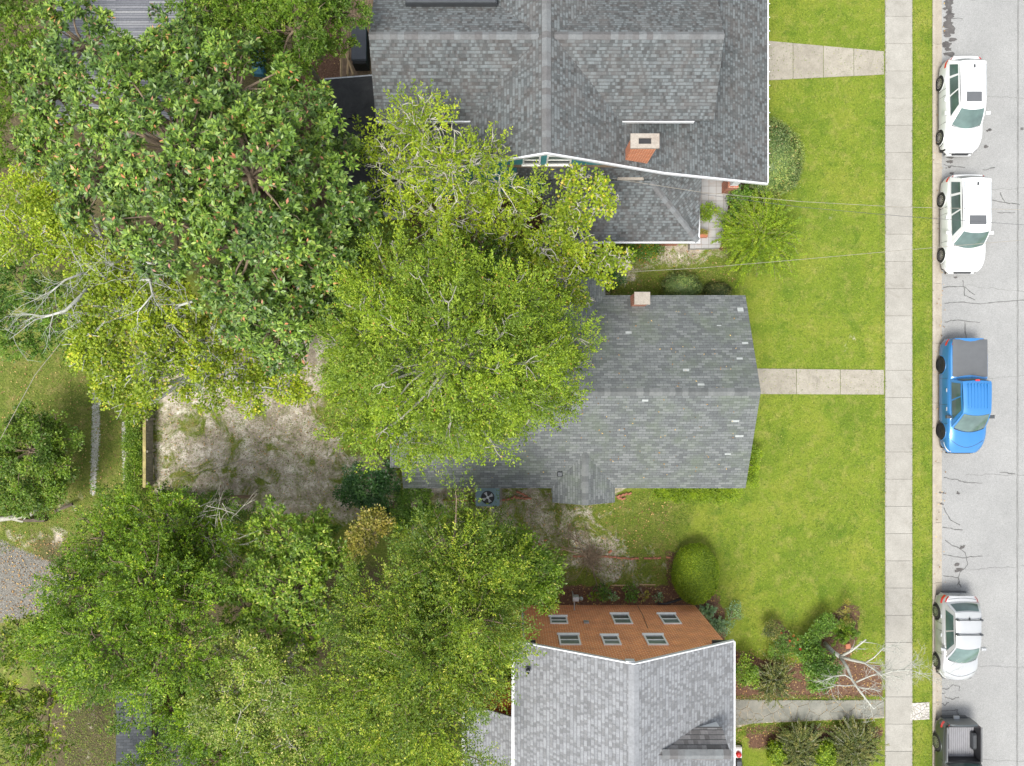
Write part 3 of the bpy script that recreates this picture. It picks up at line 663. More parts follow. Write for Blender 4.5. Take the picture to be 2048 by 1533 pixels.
for xa, xb_ in ((-5.4, -5.28), (8.1, 8.22)): b.prism([(xa, 11.75), (xb_, 11.75), (xb_, 16.3), (xa, 16.3)], 3.5, 5.85); 
b.box(-5.27, .5, 11.28, 11.4, 3.6, 5.82); b.box(3.0, 7.3, 11.28, 11.4, 4.0, 5.82)
rel(b.build('wall', M['teal']), up)
b = MB(); b.box(1.7, 8.2, 6.85, 9.34, 0, 2.82); rel(b.build('side_room', M['brick_red']), up)
for xa, xb_ in ((.45, 1.2), (1.45, 2.5)): window(up, xa, xb_, 9.36, 5.15, 6.35, -1)
b = MB(); b.box(-.2, 5.0, 9.26, 9.355, 5.0, 5.06); rel(b.build('ledge', M['wood']), up)
ch = MB(); ch.box(4.75, 5.75, 9.34, 9.78, 0, 7.38)
ch.prism([(4.7, 8.98), (5.7, 8.98), (5.7, 9.34), (4.7, 9.34)], 0, 4.3)
cho = rel(ch.build('chimney', M['brick_chimney']), up)
c = MB(); zt = 7.382
for a in ((4.68, 5.82, 9.27, 9.44), (4.68, 5.82, 9.68, 9.85), (4.68, 5.0, 9.44, 9.68), (5.5, 5.82, 9.44, 9.68)): c.box(*a, zt, zt + .1)
c.build('chimney_cap', M['cap_stone']).parent = cho
c = MB(); c.box(5.0, 5.5, 9.44, 9.68, 7.384, 7.388); c.build('flue', M['black']).parent = cho
c = MB(); c.prism([(4.62, 8.9), (5.78, 8.9), (5.78, 9.33), (4.62, 9.33)], 4.302, 4.4, .03); c.build('shoulder_stone', M['cap_stone']).parent = cho
# black flat-roofed annexe at the back
b = MB(); pts = [P(650, 158, 2.8), P(640, 420, 2.8), P(800, 420, 2.8), P(800, 146, 2.8)]
b.slab([p for p in pts], .15); rel(b.build('flat_roof', M['membrane']), up)
b = MB(); x0, y0 = pts[1][0] + .2, pts[1][1] + .2; b.box(x0, pts[2][0], y0, pts[0][1] - .3, 0, 2.62); rel(b.build('annexe_wall', M['siding']), up)
boards(up, 'roof_edge', M['gmetal'], [(pts[0], pts[3], .06, .1), (pts[1], pts[0], .05, .1)])
b = MB(); x, y, z = P(702, 232, 2.8); b.box(x - .15, x + .15, y - .12, y + .12, 2.8, 2.86, bev=.02); rel(b.build('roof_drain', M['black']), up)
# front porch: floor, pier, column
b = MB(); b.box(8.2, 11.3, 9.3, YN - .4, 0, .45); rel(b.build('porch_floor', M['tile']), up)
b = MB(); b.box(10.35, 10.85, 9.35, 9.85, .45, 1.5); rel(b.build('porch_pier', M['brick_red']), up)
b = MB(); b.prism([(10.43, 9.43), (10.77, 9.43), (10.77, 9.77), (10.43, 9.77)], 1.5, 3.1); b.box(8.2, 11.3, 9.5, 9.66, 3.1, 3.3); rel(b.build('porch_column', M['white']), up)
b = MB(); x, y, z = P(905, 3, 6.7); b.box(x - 1.9, x + 1.8, 15.32, 16.3, 6.2, 6.9, bev=.05); rel(b.build('dark_roof_box', M['dgrey']), up)  # plain dark grey box along the far slope of the west dormer

# tiled side patio with pots
b = MB(); pz = .42
b.prism([P(1380, 345, pz)[:2], P(1380, 497, pz)[:2], P(1440, 495, pz)[:2], P(1448, 460, pz)[:2], P(1462, 380, pz)[:2], P(1470, 345, pz)[:2]][::-1][::-1], 0, pz)
tag(b.build('patio', M['tile']), kind='structure')

# --- brick two-storey house at the bottom
bh = empty('house', (4.7, -15, 0), 'two-storey orange brick house with pale grey gable roof at the bottom of the photo', 'house', 'houses facing the street')
BX0, BX1, BR, BY, BZE, BZR, BS = .1, 9.33, 4.72, -10.9, 5.6, 8.05, -26
b = MB()
b.slab([(BR, BY, BZR), (BR, BS, BZR), (BX1, BS, BZE), (BX1, BY, BZE)][::-1][::1], .14)
b.slab([(BR, BS, BZR), (BR, BY, BZR), (BX0, BY, BZE), (BX0, BS, BZE)], .14)
o = b.build('roof', M['roof_brick_house']); rel(o, bh)
b = MB(); caps(b, (BR, BY, BZR), (BR, BS, BZR), .42, .34); rel(b.build('ridge_cap', M['cap_brick_house']), bh)
boards(bh, 'rake_board', M['white'], [((BR, BY + .03, BZR), (BX1 + .03, BY + .03, BZE - .01), .05), ((BX0 - .03, BY + .03, BZE - .01), (BR, BY + .03, BZR), .05)])
boards(bh, 'gutter', M['white'], [((BX0 - .06, BY, BZE - .03), (BX0 - .06, BS, BZE - .03), .12, .12), ((BX1 + .05, BY, BZE - .03), (BX1 + .05, BS, BZE - .03), .07, .12)])
b = MB(); gable_y(b, -11.25, .45, 9.13, BR, 5.4, 7.86, .15)
b.box(.45, .6, BS + .3, -11.26, 0, 5.5); b.box(8.98, 9.13, BS + .3, -11.26, 0, 5.5)
rel(b.build('wall', M['brick']), bh)
WY = -11.1
for (x0, x1, z0, z1) in ((1.77, 2.6, 1.82, 2.8), (4.72, 5.58, 1.46, 2.83), (6.98, 7.83, 1.46, 2.83), (2.02, 2.94, 4.25, 5.45), (3.89, 4.65, 4.35, 5.45), (5.76, 6.64, 4.28, 5.45)):
    window(bh, x0, x1, WY, z0, z1, 1, fr=.07)
b = MB(); b.box(3.32, 3.56, WY, WY + .06, 2.45, 2.75, bev=.01); rel(b.build('wall_vent', M['gmetal']), bh)
b = MB(); x, y, z = 4.3, 0, 0; b.box(4.42, 4.78, BY + .02, BY + .09, 7.65, 7.92); rel(b.build('louvre', M['white']), bh)
b = MB(); b.tube([(.5, -11.04, .1), (.5, -11.04, 5.2), (.3, -10.95, 5.45)], .045, 8); rel(b.build('downspout', M['white']), bh)
for xa in (.35, 8.5):
    b = MB(); b.box(xa, xa + .65, -11.1, -10.93, 5.28, 5.42); rel(b.build('eave_return', M['dgrey']), bh)
ch_ = [(P(1276, 1212, .3)[0], .2), (P(1285, 1230, 1.5)[0], 1.5), (P(1296, 1256, 3.4)[0], 3.4)]
b = MB(); b.tube([(x, WY + .01, z) for x, z in ch_], .012, 5); rel(b.build('wall_cable', M['dgrey']), bh)
x, y, z = P(1056, 1340, 5.95); vent(x, y, 5.6 + (x - BX0) * .53, .09, .35, bh)
# small street-side dormer
dz, dy, dn, ds = 7.5, -14.68, -14.02, -15.34
b = MB()
b.slab([(5.5, dy, dz), (8.65, dy, dz), (8.55, dn, 6.62), (6.9, dn, 6.62)][::-1], .08)
b.slab([(5.5, dy, dz), (8.65, dy, dz), (8.55, ds, 6.62), (6.9, ds, 6.62)], .08)
d_ = rel(b.build('dormer', M['roof_dark']), bh)
b = MB(); caps(b, (8.65, dy, dz), (5.7, dy, dz), .4, .3, .03, .1); b.build('dormer_cap', M['cap_upper']).parent = d_
b = MB(); b.prism([(6.9, dn - .12), (8.48, dn - .12), (8.48, dn - .02), (6.9, dn - .02)], 5.6, 6.55); b.prism([(6.9, ds + .02), (8.48, ds + .02), (8.48, ds + .12), (6.9, ds + .12)], 5.6, 6.55)
b.box(8.38, 8.47, ds + .12, dn - .12, 5.7, 6.6); b.build('dormer_wall', M['white']).parent = d_
# lower rear wing with hip
b = MB(); lz = 3.1; lx = -2.15; lt = 4.75; yn = -14.6
hp = (.42, -17.4)
b.slab([(lx, yn, lz), (lx, -19.95, lz), (.42, -17.38, lt), (.42, yn, lt)], .12)
b.slab([(lx, -19.95, lz), (3, -19.95, lz), (3, -17.38, lt), (.42, -17.38, lt)], .12)
rel(b.build('rear_wing_roof', M['roof_brick_house']), bh)
b = MB(); caps(b, (lx, -19.95, lz), (.42, -17.38, lt), .34, .34, .03, .05); rel(b.build('hip_cap', M['cap_brick_house']), bh)
b = MB(); board(b, (lx - .08, yn, lz), (lx - .08, -20, lz), .12, .1); rel(b.build('rear_gutter', M['white']), bh)
b = MB(); b.box(lx + .3, .44, -19.7, yn - .2, 0, 3.0); rel(b.build('rear_wall', M['brick']), bh)

# --- sheds seen through the trees
def shed(label, pts, z, mat, wall, group=None):
    c = (sum(p[0] for p in pts) / 4, sum(p[1] for p in pts) / 4)
    e = empty('shed', (c[0], c[1], 0), label, 'shed')
    b = MB(); b.slab(pts, .1); rel(b.build('roof', mat), e)
    w_ = [(c[0] + (p[0] - c[0]) * .94, c[1] + (p[1] - c[1]) * .94) for p in pts]
    b = MB(); b.prism(w_, 0, min(p[2] for p in pts) - .11); rel(b.build('wall', wall), e)
    boards(e, 'roof_edge', M['wood_grey'], [(pts[0], pts[1], .05, .12), (pts[3], pts[2], .05, .12)])
shed('shed with ribbed grey roof glimpsed behind the magnolia at the top left', [P(110, 250, 3), P(365, 250, 3), P(365, -60, 3.3), P(110, -60, 3.3)], 3, M['roof_grey_strip'], M['wood_grey'])
shed('small shed with dark charcoal roof among the trees at the bottom left', [P(232, 1560, 2.6), P(303, 1560, 2.6), P(303, 1385, 2.6), P(232, 1385, 2.6)], 2.6, M['roof_shed'], M['wood'])
shed('black flat-topped shed right beside the charcoal-roofed one', [P(306, 1570, 2.2), P(400, 1570, 2.2), P(400, 1430, 2.2), P(306, 1430, 2.2)], 2.2, M['membrane'], M['wood'])

# ---------------------------------------------------------------- cars
def patch(b, A, B, C, D, u0, u1, v0, v1, off=0, nu=8, nv=6, bulge=0.0, bx=Vector((0, 0, 1))):
    """bilinear patch A(u0v0) B(u1v0) C(u1v1) D(u0v1) with outward bulge; evaluated on a sub-range and pushed out"""
    A, B, C, D = map(Vector, (A, B, C, D)); nrm = (C - A).cross(D - B).normalized()
    if nrm.dot(bx) < 0: nrm = -nrm
    def f(s, t):
        u = u0 + (u1 - u0) * s; v = v0 + (v1 - v0) * t
        p = (A * (1 - u) + B * u) * (1 - v) + (D * (1 - u) + C * u) * v
        return p + nrm * (bulge * (1 - (2 * u - 1) ** 2) * .7 + bulge * .3 * (1 - (2 * v - 1) ** 2) + off)
    b.grid(f, nu, nv)
def car(cx, cy, L, W, Ht, paint, label, kind='suv', rimm='rim', boxy=0.0, extra=None, cat='car', wb=None, group='cars parked along the kerb', hood=.98, name='parked_car'):
    root = empty(name, (cx, cy, RZ), label, cat, group)
    pm = M[paint]; hl = L / 2; hw = W / 2; wr = .35 if kind != 'pickup' else .4; wb = wb or L * .585
    yf, yr = -wb / 2 - L * .0 + L * .0, wb / 2
    sh = -.04 * L if kind == 'suv' else (-.02 * L)
    yf += -sh * -1 * .0; yf -= .02 * L; yr -= .02 * L
    belt = hood + .04
    bed0 = hl - .345 * L if kind == 'pickup' else None       # start of bed
    def wid(y):
        t = abs(y) / hl; k = (.30 - .12 * boxy) if y < 0 else (.16 - .08 * boxy); return hw * (1 - k * max(0, (t - .62) / .38) ** 2.4)
    def top(y):
        t = (y + hl) / L
        if t < .3: s = t / .3; return .70 + (hood - .70) * (1 - (1 - s) ** 2.6) + boxy * .06 * (1 - s)
        if bed0 is not None and y > bed0: return belt + .06
        return belt
    def low(y):
        z = .24 + (.12 if abs(y) > hl * .93 else 0)
        for yw in (yf, yr):
            d = abs(y - yw); R = wr + .07
            if d < R: z = max(z, wr + math.sqrt(R * R - d * d) * .98)
        return z
    ys = sorted(set([round(-hl + L * i / 64, 4) for i in range(65)]))
    b = MB(); rings = []
    for y in ys:
        w_ = wid(y); t_ = top(y); l = low(y); e = (1 - max(0, (abs(y) / hl - .9) / .1) ** 2 * .12)
        secs = [(.955, l), (1.0, max(l + .02, .42)), (1.0, max(l + .05, .62)), (.985, max(l + .07, t_ - .2)), (.955, t_ - .06), (.88, t_ - .005), (.6, t_ + .03), (.3, t_ + .045), (0, t_ + .05)]
        rings.append([(s * w_ * e, y, z) for s, z in secs])
    n = 9; m = len(ys)
    for sgn in (-1, 1):
        base = len(b.v); b.v += [(sgn * x, y, z) for r in rings for x, y, z in r]
        for i in range(m - 1):
            for j in range(n - 1):
                if bed0 is not None and j >= 5 and ys[i] > bed0 and ys[i] < hl - .12 and extra == 'openbed': continue
                q = (base + i * n + j, base + (i + 1) * n + j, base + (i + 1) * n + j + 1, base + i * n + j + 1)
                b.f.append(q if sgn > 0 else q[::-1]); b.r.append(.5)
    for i, fl in ((0, 1), (m - 1, 0)):
        r = rings[i]; dy = -.05 if fl else .04
        for j in range(n - 1):
            q = [(-r[j][0], r[j][1], r[j][2]), (-r[j + 1][0], r[j + 1][1], r[j + 1][2]), (r[j + 1][0], r[j + 1][1], r[j + 1][2]), (r[j][0], r[j][1], r[j][2])]
            b.face(q[::-1] if fl else q)
    body = b.build('body', pm, root, True)
    b = MB(); b.box(-hw * .86, hw * .86, -hl * .93, hl * .93, .2, .62); b.build('underbody', M['black'], root)
    # cabin
    if kind == 'suv': yb0, yt0, yt1, yb1 = -hl * .43, -hl * (.15 + .07 * boxy), hl * (.80 + .06 * boxy), hl * (.93 + .03 * boxy)
    elif kind == 'hatch': yb0, yt0, yt1, yb1 = -hl * .45, -hl * .10, hl * .68, hl * .86
    else: yb0, yt0, yt1, yb1 = -hl * .54, -hl * .28, bed0 - .17, bed0 - .04
    wt = hw * (.70 + .05 * boxy); wbt = hw * .93; zt = Ht - .07; zb = belt - .03
    cab = MB(); gl = []
    Vz = Vector((0, 0, 1))
    FL, FR = (-wt * .95, yt0, zt - .03), (wt * .95, yt0, zt - .03); RL, RR = (-wt, yt1, zt - .05), (wt, yt1, zt - .05)
    bFL, bFR = (-wbt * .93, yb0, zb), (wbt * .93, yb0, zb); bRL, bRR = (-wbt, yb1, zb), (wbt, yb1, zb)
    def roofp(s, t):
        v = t; x0 = -(wt * .95 + (wt - wt * .95) * v); x = x0 + (-2 * x0) * s; y = yt0 + (yt1 - yt0) * v
        k = 1 - (2 * s - 1) ** 4; kk = 1 - (2 * v - 1) ** 4
        y -= .1 * (1 - (2 * s - 1) ** 2) * (1 - v) - .05 * (1 - (2 * s - 1) ** 2) * v
        return (x, y, zt - .03 - .02 * v + .055 * k * (.5 + .5 * kk) + .035 * kk)
    cab.grid(roofp, 14, 14)
    def screen(a, sub=False, off=0, rear=False, u0=0, u1=1, v0=0, v1=1):
        T0, B0, yt, yb = (wt * .95, wbt * .93, yt0, yb0) if not rear else (wt, wbt, yt1, yb1); sg = 1 if rear else -1
        zt_ = zt - (.05 if rear else .03)
        def f(s, t):
            s = u0 + (u1 - u0) * s; v = v0 + (v1 - v0) * t
            wv = T0 + (B0 - T0) * v; x = -wv + 2 * wv * s; c = 1 - (2 * s - 1) ** 2; fwd = (.1 + .16 * v) if not rear else (.05 + .05 * v)
            return (x, yt + (yb - yt) * v + sg * fwd * c + sg * off * .7, zt_ + (zb - zt_) * v + .03 * math.sin(v * math.pi) + off * .7)
        a.grid(f, 12, 6)
    screen(cab); screen(cab, rear=True)
    for sg in (-1, 1):
        patch(cab, (sg * wt * .95, yt0, zt - .03), (sg * wt, yt1, zt - .05), (sg * wbt, yb1, zb), (sg * wbt * .93, yb0, zb), 0, 1, 0, 1, 0, 14, 6, .03, Vector((sg, 0, .3)))
    cab.build('cabin', pm, root, True)
    g = MB(); screen(g, off=.014, u0=.05, u1=.95, v0=.05, v1=.95); g.build('windscreen', M['windscreen'], root, True)
    g = MB(); screen(g, off=.014, rear=True, u0=.08, u1=.92, v0=.08, v1=.72); g.build('rear_window', M['glass'], root, True)
    g = MB(); screen(g, off=.016, u0=.06, u1=.94, v0=.965, v1=1.02); g.build('wiper_cowl', M['black'], root)
    splits = {'suv': [(.09, .40), (.43, .70), (.74, .93)], 'hatch': [(.12, .46), (.49, .88)], 'pickup': [(.12, .52), (.56, .93)]}[kind]
    for sg in (-1, 1):
        for (a0, a1) in splits:
            g = MB(); patch(g, (sg * wt * .95, yt0, zt - .03), (sg * wt, yt1, zt - .05), (sg * wbt, yb1, zb), (sg * wbt * .93, yb0, zb), a0, a1, .12, .86, .012, 6, 5, .03, Vector((sg, 0, .3))); g.build('side_window', M['glass'], root, True)
    # doors shut lines, handles
    for sg in (-1, 1):
        for yy in ((yb0 + .15), (yb0 + yb1) / 2 - .1, yr - .45 if kind != 'pickup' else bed0 - .02):
            b = MB(); b.box(min(sg * hw * .99, sg * (hw + .003)), max(sg * hw * .99, sg * (hw + .003)), yy - .006, yy + .006, .38, belt - .14); b.build('shut_line', M['dgrey'], root)

    for sg in (-1, 1):
        for yy in ((yb0 + yb1) / 2 - .3, (yb0 + yb1) / 2 + .62):
            b = MB(); b.box(min(sg * (hw - .01), sg * (hw + .03)), max(sg * (hw - .01), sg * (hw + .03)), yy - .09, yy + .09, belt - .2, belt - .165, bev=.01); b.build('door_handle', M['white'] if paint == 'car_white' else M['gmetal'], root)
        mz = belt + .06; x0 = sg * (hw * .96); x1 = sg * (hw + .2)
        b = MB(); b.prism([(min(x0, x1), yb0 + .42), (max(x0, x1), yb0 + .42), (max(x0, x1), yb0 + .58), (min(x0, x1), yb0 + .56)] if sg > 0 else [(min(x0, x1), yb0 + .42), (max(x0, x1), yb0 + .42), (max(x0, x1), yb0 + .56), (min(x0, x1), yb0 + .58)], mz - .04, mz + .12, bev=.04)
        b.build('wing_mirror', pm if paint != 'car_blue' else M['dgrey'], root, False)
    # lamps
    for sg in (-1, 1):
        def lamp(y0, y1, z0, z1, rear):
            b = MB(); k = 8
            def f(s, t):
                y = y0 + (y1 - y0) * s; w_ = wid(max(-hl, min(hl, y))); e = (1 - max(0, (abs(y) / hl - .9) / .1) ** 2 * .12)
                return (sg * (w_ * e * (1.0 - .1 * t) + .012), y, z0 + (z1 - z0) * t + .012)
            b.grid(f, k, 3)
            return b
        lamp(-hl * .985, -hl * .82, .60, .74, False).build('headlight', M['headlamp'], root, True)
        lamp(hl * (.8 if boxy < .5 else .88), hl * .99, .72, belt + (.02 if kind != 'pickup' else .04), True).build('tail_light', M['redlamp'], root, True)
    for yy in (-hl - .01, hl + .002):
        b = MB(); b.box(-hw * .66, hw * .66, yy - .05, yy + .03, .28, .48, bev=.03); b.build('bumper', pm if kind == 'suv' else M['dgrey'], root)
    b = MB(); b.box(-hw * .42, hw * .42, -hl - .06, -hl + .05, .5, .62, bev=.02); b.build('grille', M['black'], root)
    # gap line round the front edge of the hood and the tailgate
    for yy, nm in ((-hl * .9, 'hood_gap'), (hl * .955, 'tailgate_gap')):
        if kind == 'pickup' and yy > 0: continue
        pts = []
        for k in range(15):
            f = -1 + 2 * k / 14; y = yy + (.16 * hl * f * f if yy < 0 else -.05 * hl * f * f); w_ = wid(y); x = f * .93 * w_; af = abs(f) * .93
            z = top(y) + float(np.interp(af, [0, .3, .6, .88, .955], [.05, .045, .03, -.005, -.06])); pts.append((x, y, z + .002))
        b = MB(); b.tube(pts, .011, 4); b.build(nm, M['dgrey'], root)
    # wheels
    for yy in (yf, yr):
        for sg in (-1, 1):
            xo = sg * (hw - .005); xi = sg * (hw - .24)
            wv = MB(); R = wr
            wv.lathe([(R * .64, 0), (R * .93, -sg * -.0), (R, -sg * .03), (R, -sg * .19), (R * .9, -sg * .22), (R * .5, -sg * .22)], (xo, yy, R), 'x', 32)
            wo_ = wv.build('wheel', M['tyre'], root, True)
            rm_ = MB(); rm_.lathe([(R * .67, sg * .004), (R * .67, sg * .012), (R * .60, sg * .012), (R * .58, -sg * .03), (R * .1, -sg * .03)], (xo, yy, R), 'x', 28)
            rm_.build('rim_well', M['black'], wo_)
            rm_ = MB(); ns = 10 if kind != 'pickup' else 12
            for k in range(ns):
                a = 2 * math.pi * k / ns; ca, sa = math.cos(a), math.sin(a); wd = .022
                p = [(R * .1, -wd), (R * .62, -wd * .8), (R * .62, wd * .8), (R * .1, wd)]
                q = [(xo + sg * .008, yy + r * ca - s * sa, R + r * sa + s * ca) for r, s in p]
                q2 = [(x - sg * .03, y, z) for x, y, z in q]
                rm_.face(q); rm_.face(q2[::-1])
                for e in range(4): rm_.face([q[e], q[(e + 1) % 4], q2[(e + 1) % 4], q2[e]])
            rm_.lathe([(R * .66, sg * .016), (R * .66, sg * .02), (R * .58, sg * .02)], (xo, yy, R), 'x', 28) if False else None
            for k in range(28):
                a0, a1 = 2 * math.pi * k / 28, 2 * math.pi * (k + 1) / 28
                rm_.face([(xo + sg * .016, yy + r * math.cos(a), R + r * math.sin(a)) for r, a in ((R * .59, a0), (R * .67, a0), (R * .67, a1), (R * .59, a1))])
            rm_.lathe([(R * .14, 0), (R * .14, sg * .014), (R * .05, sg * .02)], (xo, yy, R), 'x', 12)
            rm_.build('rim', M[rimm], wo_)
            ar = MB(); pts = [(xo + sg * .0, yy + (R + .06) * math.cos(t), R + (R + .06) * math.sin(t)) for t in [math.pi * i / 16 for i in range(17)]]
            ar.tube(pts, .022, 5); ar.build('arch_trim', M['black'] if kind == 'hatch' else pm, root)
    return root, dict(hl=hl, hw=hw, yt0=yt0, yt1=yt1, wt=wt, zt=zt, belt=belt, bed0=bed0, wid=wid, yb0=yb0)

def roof_extras(root, d, sun=None, rails=True, bars=None, fin=True):
    if sun:
        b = MB(); y0, y1 = sun; b.prism([(-d['wt'] * .56, y0), (d['wt'] * .56, y0), (d['wt'] * .56, y1), (-d['wt'] * .56, y1)], d['zt'], d['zt'] + .083, bev=.02); b.build('sunroof', M['tonneau'], root)
    if rails:
        for sg in (-1, 1):
            b = MB(); x = sg * d['wt'] * .9; b.tube([(x, d['yt0'] + .35, d['zt'] + .02), (x, d['yt0'] + .45, d['zt'] + .06), (x, d['yt1'] - .25, d['zt'] + .05), (x, d['yt1'] - .15, d['zt'] + .0)], .014, 6); b.build('roof_rail', M['gmetal'], root)
    for y in bars or []:
        b = MB(); b.tube([(-d['wt'] * .98, y, d['zt'] + .02), (-d['wt'] * .9, y, d['zt'] + .12), (d['wt'] * .9, y, d['zt'] + .12), (d['wt'] * .98, y, d['zt'] + .02)], .024, 6)
        for sg in (-1, 1): b.box(sg * d['wt'] * .9 - .05, sg * d['wt'] * .9 + .05, y - .04, y + .04, d['zt'], d['zt'] + .15, bev=.01)
        b.build('roof_bar', M['dgrey'], root)
    if fin:
        b = MB(); b.prism([(-.02, d['yt1'] - .35), (.02, d['yt1'] - .35), (.012, d['yt1'] - .2), (-.012, d['yt1'] - .2)], d['zt'], d['zt'] + .12); b.build('aerial', M['dgrey'], root)
def cy_(v0, v1, z=.7): return -((v0 + v1) / 2 - 766) * (H - z) / F
r1, d1 = car(22.13, cy_(117, 304), 4.6, 1.82, 1.66, 'car_white', 'rounded white sport utility car, first from the top along the kerb'); roof_extras(r1, d1, sun=(d1['yt0'] + .22, d1['yt0'] + .68))
r2, d2 = car(22.24, cy_(352, 543), 4.68, 1.9, 1.76, 'car_white', 'boxy white sport utility car parked just above the blue pickup', boxy=.8); roof_extras(r2, d2, sun=(d2['yt0'] + .25, d2['yt0'] + .68))
# blue pickup with a soft bed cover
r3, d3 = car(22.2, cy_(677, 906), 5.6, 1.92, 1.84, 'car_blue', 'bright blue crew-cab pickup with a grey cover over its bed', 'pickup', 'rim_dark', boxy=.5, cat='pickup truck', hood=1.08, name='parked_pickup')
b = MB(); y0, y1 = d3['bed0'] + .06, d3['hl'] - .06; z = d3['belt'] + .09
b.grid(lambda s, t: ((-1 + 2 * s) * d3['hw'] * .88, y0 + (y1 - y0) * t, z + .035 * (1 - (2 * s - 1) ** 6) * (1 - (2 * t - 1) ** 8) + .0015 * math.sin(t * 31)), 16, 40); b.build('bed_cover', M['tonneau'], r3, True)
b = MB()
for i in range(7): x = -.46 + i * .153; b.box(x - .02, x + .02, d3['yt0'] + .2, d3['yt1'] - .1, d3['zt'] + .03, d3['zt'] + .07, bev=.008)
b.build('roof_rib', M['car_blue'], r3)
b = MB(); b.box(-.1, .1, d3['yt1'] + .02, d3['yt1'] + .1, d3['zt'] - .04, d3['zt'] + .025, bev=.01); b.build('brake_lamp', M['redlamp'], r3)
r4, d4 = car(21.93, cy_(1192, 1358), 4.2, 1.8, 1.6, 'car_silver', 'silver crossover with two roof bars, parked beside the bare pale branches', 'hatch'); roof_extras(r4, d4, bars=(d4['yt0'] + .62, d4['yt0'] + 1.33), rails=False)
r5, d5 = car(21.95, P(0, 1446, 1)[1] - 2.75, 5.4, 1.86, 1.75, 'car_dark', 'dark charcoal pickup with an open ribbed bed, cut off by the bottom edge', 'pickup', boxy=.6, extra='openbed', cat='pickup truck', hood=1.06, name='parked_pickup')
b = MB(); y0, y1, z, xw = d5['bed0'] + .05, d5['hl'] - .14, .66, d5['hw'] * .84
b.box(-xw, xw, y0, y1, .6, z)
for i in range(15): x = -xw + .08 + i * (2 * xw - .16) / 14; b.box(x - .025, x + .025, y0 + .01, y1 - .01, z + .001, z + .022)
b.build('bed_floor', M['bedfloor'], r5)
b = MB(); zz = d5['belt'] + .07
b.box(-xw - .03, -xw, y0, y1, .6, zz); b.box(xw, xw + .03, y0, y1, .6, zz); b.box(-xw, xw, y1, y1 + .04, .6, zz); b.box(-xw, xw, y0 - .04, y0, .6, zz)
b.build('bed_wall', M['black'], r5)
for sg in (-1, 1):
    b = MB(); b.tube([(sg * (xw + .06), y0, zz + .02), (sg * (xw + .06), y1, zz + .02)], .025, 6); b.build('bed_rail', M['dgrey'], r5)
    b = MB(); b.box(min(sg * xw, sg * (xw - .2)), max(sg * xw, sg * (xw - .2)), (y0 + y1) / 2 - .4, (y0 + y1) / 2 + .4, z + .023, z + .26, bev=.07); b.build('wheel_house', M['dgrey'], r5)
b = MB(); b.box(-.14, .14, d5['hl'] - .0, d5['hl'] + .12, .5, .58); b.build('step_plate', M['gmetal'], r5)

# ---------------------------------------------------------------- vegetation
def unit(a): return a / (np.linalg.norm(a, axis=1, keepdims=True) + 1e-9)
def leaf_arrays(rng, pos, d, n, L, W, fold=.12):
    """pos,d,n (N,3); L,W (N,) -> (N,4,3) folded diamond leaves"""
    s = unit(np.cross(d, n)); L = L[:, None]; W = W[:, None]
    a = pos; c = pos + d * L; m = pos + d * L * .45
    return np.stack([a, m + s * W * .5 + n * W * fold, c - n * L * .06, m - s * W * .5 + n * W * fold], 1)
def spray_leaves(rng, C, A, tint, k, slen, L, W, kind):
    """C centres, A unit axes. returns verts (M,4,3), rnd (M,), tint (M,)"""
    N = len(C); i = np.repeat(np.arange(N), k); M_ = len(i); c = C[i]; ax = A[i]
    r = rng.normal(size=(M_, 3)); perp = unit(r - ax * (r * ax).sum(1, keepdims=True))
    up = np.array([0, 0, 1.0])
    if kind == 'rosette':
        th = rng.uniform(.8, 1.5, M_)[:, None]; d = unit(ax * np.cos(th) + perp * np.sin(th)); p = c + d * .015 + ax * rng.uniform(-.05, .03, M_)[:, None]
        n = unit(ax * np.sin(th) - perp * np.cos(th) + rng.normal(size=(M_, 3)) * .15)
    elif kind == 'spray':
        t = rng.uniform(0, 1, M_)[:, None]; p = c + ax * (t - .25) * slen + perp * rng.uniform(0, .12, M_)[:, None] * slen * (1.1 - t)
        p[:, 2] -= (t[:, 0] ** 2) * slen * .12
        d = unit(ax * .75 + perp * .8); n = up + rng.normal(size=(M_, 3)) * .45; n = unit(n - d * (n * d).sum(1, keepdims=True))
    else:
        q = rng.normal(size=(M_, 3)); q = unit(q) * (rng.uniform(0, 1, M_) ** .4)[:, None] * slen * .5; q[:, 2] *= .6
        p = c + q; d = unit(unit(q) * .7 + perp * .6 + ax * .25); n = up + rng.normal(size=(M_, 3)) * .45; n = unit(n - d * (n * d).sum(1, keepdims=True))
    s = rng.uniform(.7, 1.25, M_)
    V = leaf_arrays(rng, p, d, n, L * s, W * s)
    lr = rng.uniform(0, 1, M_); sr_ = rng.uniform(0, 1, N)[i]
    return V, (lr if kind == 'rosette' else np.where(lr > .975, lr, .6 * sr_ + .4 * lr)), tint[i]
def leafmesh(name, Vs, Rs, Ts, mat, parent=None):
    V = np.concatenate(Vs).reshape(-1, 3); N = len(V) // 4
    me = npmesh(name, V, np.arange(N * 4).reshape(N, 4))
    a = me.attributes.new('rnd', 'FLOAT', 'FACE'); a.data.foreach_set('value', np.concatenate(Rs).astype(np.float32))
    a = me.attributes.new('tint', 'FLOAT', 'FACE'); a.data.foreach_set('value', np.concatenate(Ts).astype(np.float32))
    me.materials.append(mat); o = bpy.data.objects.new(name, me); COL.objects.link(o)
    if parent is not None: o.parent = parent; o.location = tuple(-x for x in parent.location)
    return o
NLEAF = 0
